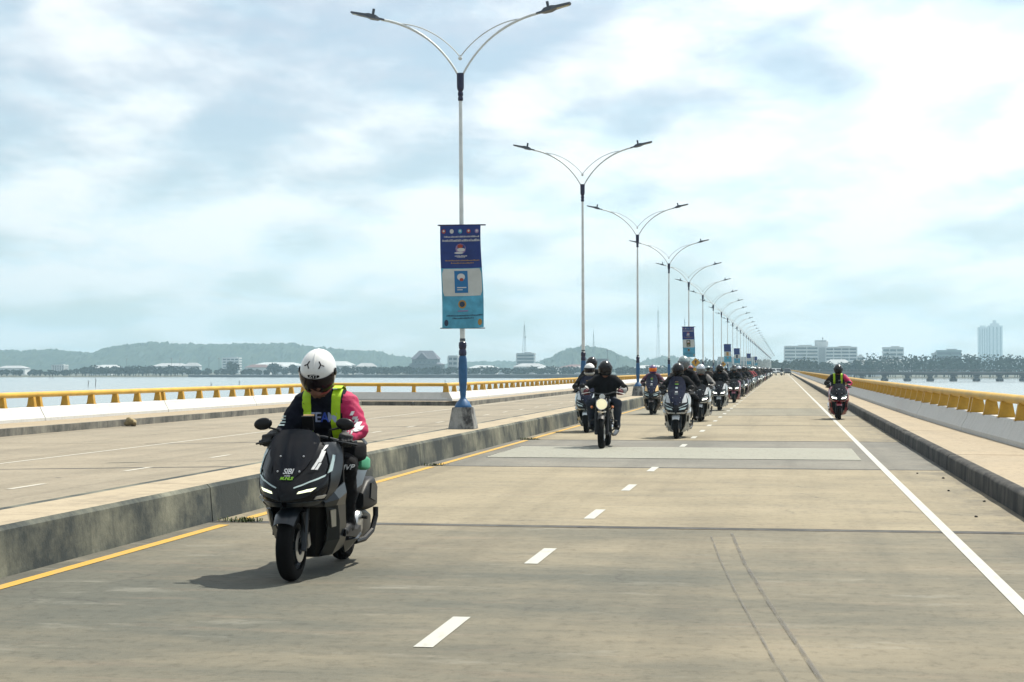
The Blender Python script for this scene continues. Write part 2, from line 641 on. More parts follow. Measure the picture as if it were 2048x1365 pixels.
# the yellow line is broken where it was worn at the kerb joints
yy = -20.0
for k in range(-2, 40):
    y1 = S0 + SL * k - 0.35
    strip('yellow_line', -5.44, 0.112, yy, y1, YELLOW_LINE, road)
    yy = y1 + 0.55
strip('yellow_line', -5.44, 0.112, yy, END, YELLOW_LINE, road)
for k in range(-1, 74):
    yc = 9.80 + 4.07 * k
    strip('lane_dash', -1.965, 0.11, yc - .58, yc + .58, WHITE_LINE, road)
strip('edge_line', -13.70, 0.11, -20, END, OLD_LINE, opp, opp_z)
for k in range(2, 60):
    yc = 9.80 + 4.07 * k
    strip('lane_dash', -10.24, 0.11, yc - .55, yc + .55, OLD_LINE, opp, opp_z)
# rumble strip: raised cross bars
for i in range(13):
    y = 29.16 + i * 0.315
    mbr = MB()
    mbr.box(((-5.1 + 1.31) / 2, y + .1, 0.006), (6.41, 0.185, 0.010), taper=0.995)
    put('rumble_bar', mbr, RUMBLE, road, smooth=None)
# skid marks of a car on the near slab
for (pts, w) in (([(-.47, 16.0), (-.30, 13.6), (-.10, 11.4), (.21, 8.3), (.5, 5.5)], 0.028), ([(-.65, 15.7), (-.50, 13.8), (-.33, 11.9), (-.04, 9.0), (.1, 7.8)], 0.016)):
    g = [[(x - w / 2, y, 0.007), (x + w / 2, y, 0.007)] for x, y in pts]
    put('skid_mark', MB().grid(g), RUBBER_MARK, road, smooth=None)

# ---- median with its poured kerb sections
median = struct(put('median', MB().box((-6.10, (END - 30) / 2, 0.10), (0.70, END + 30, 0.40)), MEDIAN_FACE))
for k in range(-2, 31):
    y0, y1 = S0 + SL * k + .012, S0 + SL * (k + 1) - .012
    jz = random.uniform(-.006, .006)
    prof = [(MED_L, -.1), (MED_L, MED_Z - .03), (MED_L + .03, MED_Z), (MED_L + .13, MED_Z), (XK_L - .035, MED_Z), (XK_L, MED_Z - .035), (XK_L + .03, 0.0), (XK_L + .03, -.04)]
    mbk = MB()
    n = len(prof)
    vs_ = [(x, y0, z + jz) for x, z in prof] + [(x, y1, z + jz) for x, z in prof]
    mbk.add(vs_, [tuple(range(n - 1, -1, -1)), tuple(range(n, 2 * n))])
    for i in range(n - 1):
        mbk.add([vs_[i], vs_[i + 1], vs_[i + 1 + n], vs_[i + n]], [(0, 1, 2, 3)], 1 if i in (3,) else 0)  # dark top strip at far edge: edge dirt plus painted kerb shading
    put('kerb_section', mbk, [MEDIAN_FACE, MEDIAN_TOP], median, smooth=None)
put('far_kerb', MB().box(((MED_L + XK_L) / 2, (S0 + SL * 31 + END) / 2, .17), (XK_L - MED_L, END - S0 - SL * 31, .42)), MEDIAN_TOP, median)


# ---- right footpath and kerb
YB = [-20, 0, 10, 20, 28.6, 36.3, 44.4, 60, 85, END]
XB = [4.75, 4.6, 4.38, 4.10, 3.88, 3.68, 3.54, 3.42, 3.32, 3.32]


def bx(y):
    return float(np.interp(y, YB, XB))


walk = struct(put('footpath', MB().add([(XK_R + .2, -25, WALK_Z - .03), (4.3, -25, WALK_Z - .03), (3.5, END, WALK_Z - .03), (XK_R + .2, END, WALK_Z - .03)], [(0, 1, 2, 3)]), JOINT, smooth=None))
for k in range(-3, 31):
    y0, y1 = S0 + SL * k + .03, S0 + SL * (k + 1) - .03
    mbw = MB()
    a0, a1 = bx(y0) + .06, bx(y1) + .06
    x0 = XK_R + .13
    z = WALK_Z
    mbw.add([(x0, y0, z), (a0, y0, z), (a1, y1, z), (x0, y1, z), (x0, y0, z - .2), (a0, y0, z - .2), (a1, y1, z - .2), (x0, y1, z - .2)],
            [(0, 1, 2, 3), (0, 4, 5, 1), (1, 5, 6, 2), (2, 6, 7, 3), (3, 7, 4, 0)])
    put('footpath_slab', mbw, WALK, walk, smooth=None)
    mk = MB()
    prof = [(XK_R - .012, -.04), (XK_R, WALK_Z - .03), (XK_R + .03, WALK_Z + .004), (XK_R + .13, WALK_Z + .003), (XK_R + .13, -.04)]
    nr = 12
    for i in range(nr):
        ya, yb = y0 + (y1 - y0) * i / nr, y0 + (y1 - y0) * (i + 1) / nr
        pass
    rows = []
    for i in range(nr + 1):
        ya = y0 + (y1 - y0) * i / nr
        j = random.uniform(-.012, .006)
        rows.append([(x + (j if q in (1, 2) else 0), ya, zz_ + (j * .6 if q in (1, 2) else 0)) for q, (x, zz_) in enumerate(prof)])
    mk.grid(rows)
    mk.add([rows[0][i] for i in range(5)], [(4, 3, 2, 1, 0)])
    mk.add([rows[-1][i] for i in range(5)], [(0, 1, 2, 3, 4)])
    put('kerb_stone', mk, KERB_DARK, walk, smooth=50)
put('far_kerb', MB().box((XK_R + .06, (S0 + SL * 31 + END) / 2, .1), (.13, END - S0 - SL * 31, .28)), KERB_DARK, walk)
put('far_footpath', quad_sheet(XK_R + .12, 3.4, S0 + SL * 31, END, WALK_Z), WALK, walk, smooth=None)


# ---- parapets: sloped concrete panels, yellow tube rail on tapered posts
def panel_mesh(p0, p1, nrm, z):
    """p0,p1 plan points of the foot line; nrm points to the road"""
    p0, p1, nrm = Vector(p0), Vector(p1), Vector(nrm)
    prof = [(0.0, 0.0), (0.0, 0.085), (-.12, .30), (-.15, .385), (-.18, .40), (-.46, .40), (-.50, .37), (-.50, -.75), (-.02, -.75)]
    A = [(p0.x + nrm.x * d, p0.y + nrm.y * d, z + h) for d, h in prof]
    B = [(p1.x + nrm.x * d, p1.y + nrm.y * d, z + h) for d, h in prof]
    mbp = MB().grid([A, B], wrap=True)
    n = len(prof)
    mbp.f += [tuple(range(n - 1, -1, -1)), tuple(range(n, 2 * n))]
    mbp.m += [0, 0]
    return mbp


POST_MESH = {}


def post_mesh(deep, wide):
    if (deep, wide) in POST_MESH:
        return POST_MESH[(deep, wide)]
    # flat tapered plate: long side across the parapet, foot flange
    mbp = MB()
    secs = []
    for h, d, w in ((0.0, deep, wide), (.02, deep, wide), (.021, deep * .9, wide * .82), (.16, deep * .74, wide * .74), (.30, deep * .58, wide * .74)):
        secs.append([(-d / 2, -w / 2, h), (d / 2, -w / 2, h), (d / 2, w / 2, h), (-d / 2, w / 2, h)])
    mbp.loft(secs)
    me = mbp.mesh('post', [POST_Y], None)
    POST_MESH[(deep, wide)] = me
    return me


def rail_mesh(p0, p1, z0, z1, r=0.083):
    d = (Vector(p1) - Vector(p0)).normalized()
    sdv = Vector((-d.y, d.x))
    secs = []
    for (q, zc) in ((p0, z0), (p1, z1)):
        ring = []
        for k in range(12):
            a = 2 * math.pi * k / 12
            ring.append((q[0] + sdv.x * math.cos(a) * r * 1.1, q[1] + sdv.y * math.cos(a) * r * 1.1, zc + math.sin(a) * r))
        secs.append(ring)
    return MB().loft(secs)


def parapet_run(root, segs, z, deep=0.30, wide=0.17, posts=(.20, 2.1, 4.05, 6.0, 7.9, 9.8), stuff_from=None):
    """segs: list of (p0, p1, nrm). far segments go into joined parts"""
    fp, fr = MB(), MB()
    for i, (p0, p1, nrm) in enumerate(segs):
        v0, v1, nv = Vector(p0), Vector(p1), Vector(nrm)
        ln = (v1 - v0).length
        u = (v1 - v0) / ln
        far = stuff_from is not None and i >= stuff_from
        a, b = v0 + u * .022, v1 - u * .022
        off = nv * (-.31)
        if not far:
            put('concrete_panel', panel_mesh(a, b, nv, z), PARAPET, root, smooth=25)
            put('rail', rail_mesh(v0 + off + u * .006, v1 + off - u * .006, z + .755, z + .755), RAIL_Y, root)
        else:
            put('concrete_panel', panel_mesh(a, b, nv, z), PARAPET, root, smooth=25)
            put('rail', rail_mesh(v0 + off, v1 + off, z + .755, z + .755), RAIL_Y, root)
        for t in posts:
            if t > ln - .1:
                continue
            q = v0 + u * t + off
            if far:
                fp.box((q.x, q.y, z + .54), (.25, .15, .29))
            else:
                link('post', post_mesh(deep, wide), root, (q.x, q.y, z + .40), (0, 0, math.atan2(-nv.y, -nv.x)))
    if fp.v:
        stuff(put('far_posts', fp, POST_Y, root, smooth=None))


par = empty('bridge_parapet', (4.0, 20, WALK_Z))
tag(par, 'right-hand bridge parapet, shaded grey-white concrete with yellow rail beside the tan footpath', 'parapet')
par.location = (0, 0, 0)
segs = []
for k in range(-2, 34):
    y0, y1 = S0 + SL * k, S0 + SL * (k + 1)
    a, b = Vector((bx(y0), y0)), Vector((bx(y1), y1))
    d = (b - a).normalized()
    segs.append((a, b, (-d.y, d.x)))
yf = S0 + SL * 34
while yf < END:
    segs.append(((bx(yf), yf), (bx(yf + 60), yf + 60), (-1, 0)))
    yf += 60
parapet_run(par, segs, WALK_Z, deep=.34, wide=.15, posts=(.20, 2.1, 4.05, 6.0, 7.9, 9.8), stuff_from=32)

# left side: bay first, its shaded return wall, then the plain run
lwalk = struct(put('far_footpath', quad_sheet(-15.3, OPP_L - .12, 76.4, END, OWZ), WALK, smooth=None))
lw2 = MB().add([(-21.2, -10, OWZ), (BAY_L - .12, -10, OWZ), (BAY_L - .12, 78.2, OWZ), (-21.2, 78.2, OWZ)], [(0, 1, 2, 3)])
lw2.add([(BAY_L - .12, 76.62, OWZ), (OPP_L - .12, 76.62, OWZ), (OPP_L - .12, 78.2, OWZ), (BAY_L - .12, 78.2, OWZ)], [(0, 1, 2, 3)])
put('bay_footpath', lw2, WALK, lwalk, smooth=None)
for k in range(0, 7):
    y0, y1 = S0 + SL * k + .015, min(S0 + SL * (k + 1) - .015, 76.5)
    put('kerb_stone', MB().box((BAY_L - .06, (y0 + y1) / 2, OWZ - .15), (.13, y1 - y0, .31), taper=1.0), KERB_PALE, lwalk)
for k in range(2):
    x0, x1 = BAY_L - .12 + k * 2.5, BAY_L - .12 + (k + 1) * 2.54
    put('kerb_stone', MB().box(((x0 + x1) / 2, 76.56, OWZ - .15), (2.45, .13, .31)), KERB_PALE, lwalk)
for k in range(7, 31):
    y0, y1 = max(S0 + SL * k + .015, 76.63), S0 + SL * (k + 1) - .015
    put('kerb_stone', MB().box((OPP_L - .06, (y0 + y1) / 2, OWZ - .15), (.13, y1 - y0, .31)), KERB_PALE, lwalk)
put('far_kerb', MB().box((OPP_L - .06, (S0 + SL * 31 + END) / 2, OWZ - .15), (.13, END - S0 - SL * 31, .31)), KERB_PALE, lwalk)

pb = tag(empty('bay_parapet'), 'sunlit white parapet with yellow rail round the lay-by on the left', 'parapet')
segs = []
for k in range(0, 7):
    y0, y1 = S0 + SL * k, min(S0 + SL * (k + 1), 78.3)
    segs.append(((-21.1, y0), (-21.1, y1), (1, 0)))
parapet_run(pb, segs, OWZ, deep=.26, wide=.20)
pr_ = tag(empty('return_parapet'), 'short shaded grey parapet closing the far end of the lay-by', 'parapet')
parapet_run(pr_, [((-21.1, 78.3), (-15.52, 78.3), (0, -1))], OWZ, posts=(.5, 2.2, 3.9, 5.4), deep=.26, wide=.2)
pl = tag(empty('far_parapet'), 'sunlit white parapet with yellow rail running far along the opposite carriageway', 'parapet')
segs = []
for k in range(24):
    y0 = 78.31 + SL * k
    segs.append(((-15.3, y0), (-15.3, y0 + SL), (1, 0)))
yf = 78.31 + SL * 24
while yf < END:
    segs.append(((-15.3, yf), (-15.3, yf + 60), (1, 0)))
    yf += 60
parapet_run(pl, segs, OWZ, deep=.26, wide=.2, stuff_from=24)

# ================================================================== street lamps
POLE_W = P('lamp_pole_grey', (0.95, 1.0, 1.0), 0.45, 0.1, var=0.18, scale=3)
POLE_B = P('lamp_blue', (0.012, 0.13, 0.34), 0.4, var=0.25, scale=5)
POLE_N = P('lamp_navy', (0.012, 0.014, 0.07), 0.35, var=0.2, scale=8)
HEAD_G = P('lamp_head_grey', (0.07, 0.08, 0.095), 0.4, 0.5)
LENS = P('lamp_lens', (0.70, 0.68, 0.52), 0.2)

LP = {}
mb_ = MB()
secs = []
for h, w in ((0, .25), (.03, .245), (.40, .185), (.42, .175)):
    secs.append([(-w, -w, h), (w, -w, h), (w, w, h), (-w, w, h)])
LP['plinth'] = (mb_.loft(secs), [PLINTH], None, None)
LP['ornate_shaft'] = (MB().lathe([(.42, .17), (.44, .17), (.47, .15), (.52, .125), (.57, .075), (.60, .055), (.64, .055), (.72, .062), (.95, .082), (1.2, .088), (1.36, .08), (1.43, .065)], n=16), [POLE_B], 40, None)
LP['ring'] = (MB().lathe([(1.43, .05), (1.44, .072), (1.49, .078), (1.54, .072), (1.56, .06), (1.58, .072), (1.64, .078), (1.69, .072), (1.71, .05)], n=16), [POLE_N], 40, None)
LP['clamp_band'] = (MB().lathe([(1.72, .056), (1.77, .056)], n=14), [HEAD_G], 40, None)
LP['pole'] = (MB().lathe([(1.71, .052), (3.0, .048), (4.6, .042), (6.55, .034)], n=14), [POLE_W], 40, None)
LP['collar'] = (MB().lathe([(6.45, .035), (6.47, .052), (6.52, .052), (6.54, .04), (6.57, .055), (6.62, .052), (6.64, .04), (6.68, .062), (6.72, .070), (6.95, .072), (7.0, .072)], n=16), [POLE_N], 40, None)


def bez(p, n=14):
    p = [Vector(q) for q in p]
    out = []
    for i in range(n + 1):
        t = i / n
        out.append(p[0] * (1 - t) ** 3 + p[1] * 3 * t * (1 - t) ** 2 + p[2] * 3 * t * t * (1 - t) + p[3] * t ** 3)
    return out


for sgn in (1, -1):
    LP['arm' + ('', '_b')[sgn < 0]] = (MB().tube(bez([(.05 * sgn, 0, 6.98), (.35 * sgn, 0, 7.55), (.85 * sgn, 0, 7.98), (1.56 * sgn, 0, 8.13)]), [.022] * 8 + [.026] * 7, 8), [POLE_W], 50, None)
    LP['stay' + ('', '_b')[sgn < 0]] = (MB().tube(bez([(.012 * sgn, 0, 7.34), (.30 * sgn, 0, 7.72), (.75 * sgn, 0, 8.0), (1.2 * sgn, 0, 8.03)]), .013, 6), [POLE_W], 50, None)
    m_ = MB()
    sc = []
    for x, w, h, z in ((1.50, .035, .035, 8.12), (1.60, .045, .04, 8.145), (1.66, .10, .085, 8.17), (1.80, .12, .095, 8.205), (1.88, .10, .06, 8.225), (2.16, .085, .04, 8.29), (2.18, .05, .015, 8.295)):
        sc.append([(x * sgn, -w, z - h / 2), (x * sgn, w, z - h / 2), (x * sgn, w * .8, z + h / 2), (x * sgn, -w * .8, z + h / 2)])
    LP['lamp_head' + ('', '_b')[sgn < 0]] = (m_.loft(sc), [HEAD_G], None, None)
    m_ = MB()
    m_.sheet([[(1.90 * sgn, -.06, 8.205), (1.90 * sgn, .06, 8.205)], [(2.14 * sgn, -.055, 8.262), (2.14 * sgn, .055, 8.262)]], .01)
    LP['lens' + ('', '_b')[sgn < 0]] = (m_, [LENS], None, 'lamp_head' + ('', '_b')[sgn < 0])
    LP['photocell' + ('', '_b')[sgn < 0]] = (MB().tube([(1.74 * sgn, 0, 8.20), (1.715 * sgn, 0, 8.35)], .028, 8), [HEAD_G], 40, 'lamp_head' + ('', '_b')[sgn < 0])
LP['ball_finial'] = (MB().ball((0, 0, 7.30), .042).tube([(0, 0, 7.30), (0, 0, 7.36)], .014, 6), [POLE_W], 60, None)
LPM = {k: (v[0].mesh(k.replace('_b', ''), v[1], v[2]), v[3]) for k, v in LP.items()}
lod = MB()
lod_m = []
for k, v in LP.items():
    if v[1][0] not in lod_m:
        lod_m.append(v[1][0])
    lod.merge(v[0], lod_m.index(v[1][0]))
LAMP_LOD = lod.mesh('street_lamp', lod_m, 40)


def lamp(i, y):
    loc = (-6.11, y, MED_Z + .002)
    lean = (0.009, 0.004, 0.002)[i] if i < 3 else random.uniform(-.002, .002)
    if i < 16:
        o = empty('street_lamp', loc, (0, -lean, 0))
        done = {}
        for k, (me, pa) in LPM.items():
            done[k] = link(k.replace('_b', ''), me, done[pa] if pa else o)
    else:
        o = link('street_lamp', LAMP_LOD, None, loc, (0, -lean, 0))
    if i == 0:
        lb = 'nearest twin-arm street lamp on the median, blue ornate foot, tall banner on its pole'
    elif i < 20:
        has = i in (4, 8, 10, 14, 18)
        lb = f'{ORD[i + 1]} twin-arm street lamp from the front on the median, ' + ('carrying a blue banner' if has else 'no banner on its pole')
    else:
        lb = 'distant twin-arm street lamp in the row shrinking toward the end of the bridge'
    o.scale = (1, 1, .986)
    tag(o, lb, 'street lamp', 'street lamps along the median')
    return o


LAMP_Y = [32.4 + 20.15 * i for i in range(46)]
for i, y in enumerate(LAMP_Y):
    lamp(i, y)

# ---- banners
NAVY = P('banner_navy', (0.014, 0.050, 0.28), 0.75, var=0.25, scale=4)
SKYB = P('banner_sky', (0.11, 0.50, 0.76), 0.75, var=0.3, scale=5)
OFFW = P('banner_white', (0.72, 0.77, 0.77), 0.75, var=0.1, scale=5)
MIDB = P('banner_blue', (0.015, 0.20, 0.50), 0.7)
INKW = P('ink_white', (0.75, 0.77, 0.80), 0.8)
INKD = P('ink_dark', (0.03, 0.06, 0.12), 0.8)
INKR = P('ink_red', (0.45, 0.08, 0.06), 0.8)
INKG = P('ink_gold', (0.50, 0.30, 0.08), 0.8)
INKV = P('ink_violet', (0.35, 0.25, 0.50), 0.8)


def banner(y, label, center, cmat, seed, yaw=0.0, detail=True):
    rr = random.Random(seed)
    root = empty('banner', (-6.13, y - .02, MED_Z), (0, 0, yaw))
    H0, H1, W = 1.95, 3.93, .40

    def S(u, v, off=0.0):           # u -1..1, v 0 bottom..1 top
        x = u * W + .04 * (1 - v) * (1 - v) + .015 * math.sin(v * 5) - .01
        yy = -.085 - .02 * math.sin(v * 7 + u * 2) - .018 * u * math.sin(v * 3.1) - off
        return (x + .01 * (1 - v) * u, yy, H0 + (H1 - H0) * v - .012 * (1 - u * u) * (1 - v) + .012 * u * (1 - v))

    def patch(u0, u1, v0, v1, off, nu=6, nv=6, round_=0.0):
        g = []
        for i in range(nv + 1):
            v = v0 + (v1 - v0) * i / nv
            row = []
            for j in range(nu + 1):
                u = u0 + (u1 - u0) * j / nu
                if round_ and i in (0, nv) and j in (0, nu):
                    u += (round_ if j == 0 else -round_)
                row.append(S(u, v, off))
            g.append(row)
        return MB().grid(g)

    def disc(u, v, ru, rv, off, n=12):
        m2 = MB()
        m2.add([S(u, v, off)] + [S(u + ru * math.cos(a), v + rv * math.sin(a), off) for a in [2 * math.pi * q / n for q in range(n)]], [(0, 1 + q, 1 + (q + 1) % n) for q in range(n)])
        return m2
    cl = put('cloth', patch(-1, 1, 0, .305, 0), SKYB, root)
    put('cloth', patch(-1, 1, .305, .585, 0), MATS['banner_sky'], root)
    put('cloth', patch(-1, 1, .585, 1, 0, 6, 8), NAVY, root)
    put('panel', patch(-.95, .95, .315, .58, .003, 8, 6, .08), OFFW, root)
    put('emblem', patch(-.36, .28, .345, .56, .006), cmat, root)
    put('hanger_bar', MB().tube([(-.47, -.06, H1 + .012), (.47, -.06, H1 + .012)], .014, 6), POLE_N, root)
    put('hanger_bar', MB().tube([(-.42, -.06, H0 - .005), (.46, -.06, H0 - .005)], .010, 6), POLE_N, root)
    put('bracket', MB().tube([(0, .02, H1 - .04), (0, -.06, H1 + .012)], .012, 6), POLE_N, root)
    if detail:
        for u, mt in ((-.82, INKR), (-.42, INKW), (0, SKYB), (.42, INKR), (.82, INKV)):
            put('emblem', disc(u, .945, .10, .022, .004), mt, root)
            put('emblem', disc(u, .948, .05, .010, .006), INKW, root)
        for v, h, u0, u1, mt in ((.885, .013, -.8, .9, INKW), (.845, .020, -.88, .93, INKW), (.655, .010, -.78, .88, INKG), (.63, .010, -.5, .6, INKG), (.118, .012, -.8, .95, INKD), (.093, .012, -.5, .55, INKD), (.70, .010, -.3, .3, INKW), (.69, .008, -.2, .2, INKW)):
            m2 = MB()
            u = u0
            while u < u1:
                w = rr.uniform(.02, .05)
                hh = h * rr.uniform(.7, 1.25)
                m2.merge(patch(u, u + w, v, v + hh, .005, 1, 1))
                u += w + rr.uniform(.012, .03)
            put('text_line', m2, mt, root, smooth=None)
        put('emblem', disc(0, .775, .26, .05, .004), INKV, root)
        put('emblem', disc(.03, .785, .19, .034, .006), NAVY, root)
        put('emblem', disc(.02, .765, .20, .018, .008), INKW, root)
        put('emblem', disc(-.02, .80, .14, .02, .008), INKR, root)
        put('emblem', disc(-.10, .735, .22, .010, .008), INKW, root)
        put('emblem', disc(-.04, .50, .19, .035, .009), INKW, root)
        put('emblem', disc(-.02, .475, .10, .016, .011), INKR, root)
        put('text_line', patch(-.24, .20, .392, .402, .009), INKW, root)
        put('text_line', patch(-.24, .02, .372, .380, .009), INKW, root)
        put('emblem', disc(-.02, .235, .20, .042, .004), INKG, root)
        put('emblem', disc(-.02, .235, .13, .028, .006), INKD, root)
        put('text_line', patch(-.24, .26, .165, .175, .004), INKV, root)
        for u in (-.8, .82):
            put('emblem', disc(u, .055, .10, .032, .004), INKG if u > 0 else INKD, root)
    else:
        put('emblem', disc(0, .23, .2, .04, .004), INKG, root)
    tag(root, label, 'banner', 'banners on the median lamp poles')
    return root


banner(LAMP_Y[0], 'large navy, white and sky-blue banner on the nearest lamp pole', None, MIDB, 1, .02)
P('banner_olive', (0.10, 0.11, 0.04), .8)
banner(LAMP_Y[4], 'navy and sky-blue banner with an olive emblem on the fifth lamp pole', None, MATS['banner_olive'], 2, -.06)
banner(LAMP_Y[8], 'navy and sky-blue banner with a round gold emblem on the ninth lamp pole', None, INKG, 3, .05, False)
banner(LAMP_Y[10], 'small navy banner with a dark emblem, right of the gold-emblem one', None, INKD, 4, -.04, False)
banner(LAMP_Y[14], 'small distant banner, second from the end of the banner row', None, INKW, 5, .02, False)
banner(LAMP_Y[18], 'smallest banner, last of the row toward the vanishing point', None, INKD, 6, 0, False)

# ================================================================== motorcycles
TYRE = P('tyre_rubber', (0.007, 0.007, 0.008), 0.85, spec=.12, bump=0.2, scale=20)
BLACKP = P('black_plastic', (0.008, 0.008, 0.010), 0.5, spec=.3, bump=.05, scale=30)
GLOSSB = P('gloss_black', (0.004, 0.004, 0.006), 0.18, spec=.2, coat=0.05)
STEEL = P('brushed_steel', (0.55, 0.55, 0.55), 0.3, 1.0)
CHROME = P('chrome', (0.8, 0.8, 0.82), 0.08, 1.0)
DARKM = P('dark_metal', (0.025, 0.028, 0.032), 0.4, 0.7)
GOLDM = P('gold_metal', (0.62, 0.42, 0.2), 0.35, 0.9)
SEATM = P('seat_vinyl', (0.012, 0.012, 0.013), 0.55, bump=.1, scale=30)
LEDW = P('led_white', (1.0, 1.0, 0.88), 0.3, emit=3.5)
LEDG = P('led_dim', (0.95, 1.0, 0.66), 0.3, emit=0.75)
LEDS = P('led_strip', (0.42, 0.50, 0.48), 0.2, 0.6)
MIRRORB = P('mirror_back', (0.007, 0.006, 0.008), 0.35, spec=.3)
AMBER = P('amber_lens', (0.75, 0.20, 0.03), 0.2, coat=.5)
SIGNG = P('print_green', (0.35, 0.80, 0.03), 0.5)
SIGNW = P('print_white', (0.80, 0.82, 0.84), 0.5)
PAINT = {
    'graphite': P('paint_graphite', (0.018, 0.025, 0.034), 0.28, 0.2, coat=.15, spec=.35, var=.12, scale=2),
    'white': P('paint_white', (0.62, 0.66, 0.68), 0.3, 0.0, coat=.6),
    'silver': P('paint_silver', (0.40, 0.45, 0.47), 0.3, 0.5, coat=.6),
    'red': P('paint_red', (0.36, 0.012, 0.038), 0.28, 0.2, coat=.7),
    'black': P('paint_black', (0.012, 0.012, 0.014), 0.2, 0.0, coat=.7),
    'blue': P('paint_blue', (0.02, 0.05, 0.16), 0.28, 0.2, coat=.7),
    'bronze': P('paint_bronze', (0.05, 0.035, 0.03), 0.28, 0.5, coat=.6),
    'pink': P('paint_pink', (0.42, 0.10, 0.16), 0.3, 0.1, coat=.6),
    'purple': P('paint_purple', (0.10, 0.05, 0.13), 0.3, 0.2, coat=.6),
}


def smoke_glass(name, col, alpha):
    m, t, b = newmat(name)
    b.inputs['Base Color'].default_value = (*col, 1)
    b.inputs['Roughness'].default_value = 0.06
    b.inputs['Alpha'].default_value = alpha
    b.inputs['Specular IOR Level'].default_value = 0.28
    MATS[name] = m
    return m


SCREEN = smoke_glass('smoked_screen', (0.003, 0.003, 0.006), 0.90)
SCREEN_B = smoke_glass('blue_screen', (0.008, 0.010, 0.030), 0.84)
VISOR = smoke_glass('dark_visor', (0.012, 0.008, 0.010), 0.80)
VISOR_O = smoke_glass('orange_visor', (0.75, 0.16, 0.01), 0.92)
VISOR_C = smoke_glass('clear_visor', (0.25, 0.28, 0.30), 0.45)


def text_mb(body, size, shear=0.0, space=1.0):
    cu = bpy.data.curves.new('lettering', 'FONT')
    cu.body = body
    cu.size = size
    cu.shear = shear
    cu.align_x = 'CENTER'
    cu.align_y = 'CENTER'
    cu.space_character = space
    cu.offset = size * .018
    cu.resolution_u = 3
    o = bpy.data.objects.new('lettering', cu)
    me = bpy.data.meshes.new_from_object(o)
    mb = MB()
    mb.v = [tuple(v.co) for v in me.vertices]
    mb.f = [tuple(p.vertices) for p in me.polygons]
    mb.m = [0] * len(mb.f)
    bpy.data.objects.remove(o)
    bpy.data.curves.remove(cu)
    bpy.data.meshes.remove(me)
    return mb


def wheel(c, r, w, rim_r, spokes=5, wire=False):
    """returns tyre, rim, disc; axle along x at c=(y,z)"""
    cc = (0, c[0], c[1])
    prof = []
    for k in range(15):
        a = math.pi * k / 14
        prof.append((-math.cos(a) * w / 2, rim_r + (r - rim_r) * (math.sin(a) ** .55)))
    prof += [(w * .32, rim_r - .006), (-w * .32, rim_r - .006)]
    tyre = MB().lathe(prof, cc, 'x', 36, closed=True)
    rim = MB().lathe([(-w * .34, rim_r), (-w * .34, rim_r - .012), (-w * .2, rim_r - .028), (w * .2, rim_r - .028), (w * .34, rim_r - .012), (w * .34, rim_r)], cc, 'x', 30)
    rim.f = [f for f in rim.f if len(f) == 4]
    rim.m = [0] * len(rim.f)
    rim.lathe([(-.06, 0.0), (-.06, .026), (-.03, .034), (.03, .034), (.06, .026), (.06, 0.0)], cc, 'x', 14)
    n = 18 if wire else spokes
    for i in range(n):
        a = 2 * math.pi * i / n
        for da in ((-.16, .16) if not wire else (0,)):
            p0 = (0.02 * (1 if i % 2 else -1) if wire else 0, c[0] + math.cos(a) * .03, c[1] + math.sin(a) * .03)
            p1 = (0, c[0] + math.cos(a + da) * (rim_r - .02), c[1] + math.sin(a + da) * (rim_r - .02))
            rim.tube([p0, p1], .004 if wire else .010, 5)
    disc = MB().lathe([(.062, .065), (.066, .065), (.066, .118), (.062, .118)], cc, 'x', 26, closed=True)
    return tyre, rim, disc


# front cowl surface: plan sections by height
CZ = [.555, .60, .66, .72, .80, .88, .945, .99]
CX = np.array([[0, .055, .115, .165, .200], [0, .075, .150, .205, .240], [0, .085, .165, .232, .270], [0, .088, .170, .240, .285], [0, .085, .165, .238, .292], [0, .075, .150, .222, .290], [0, .07, .135, .20, .270], [0, .06, .115, .17, .235]])
CY = np.array([[-.16, -.145, -.09, .0, .13], [-.20, -.18, -.115, -.01, .15], [-.18, -.16, -.10, .01, .18], [-.145, -.125, -.07, .04, .22], [-.085, -.07, -.02, .08, .26], [-.02, -.01, .03, .12, .30], [.04, .05, .08, .16, .33], [.10, .11, .13, .20, .35]])


def cowl(s, z, off=0.0):
    def ev(s_, z_):
        col = s_ * 4
        xs = [np.interp(z_, CZ, CX[:, j]) for j in range(5)]
        ys = [np.interp(z_, CZ, CY[:, j]) for j in range(5)]
        return np.array([np.interp(col, range(5), xs), np.interp(col, range(5), ys), z_])
    p = ev(s, z)
    if off:
        a = ev(min(s + .04, 1), z) - ev(max(s - .04, 0), z)
        b = ev(s, min(z + .03, .99)) - ev(s, max(z - .03, .555))
        n = np.cross(b, a)
        n /= max(np.linalg.norm(n), 1e-9)
        if n[1] > 0 and n[0] < .3:
            n = -n
        p = p + n * off
    return tuple(p)


def cowl_patch(c, off, nu=6, nv=4, th=.008):
    """c: four (s,z) corners, inner-low, outer-low, outer-high, inner-high"""
    g = []
    for i in range(nv + 1):
        v = i / nv
        row = []
        for j in range(nu + 1):
            u = j / nu
            s = (c[0][0] * (1 - u) + c[1][0] * u) * (1 - v) + (c[3][0] * (1 - u) + c[2][0] * u) * v
            z = (c[0][1] * (1 - u) + c[1][1] * u) * (1 - v) + (c[3][1] * (1 - u) + c[2][1] * u) * v
            row.append(cowl(s, z, off))
        g.append(row)
    return MB().sheet(g, th)


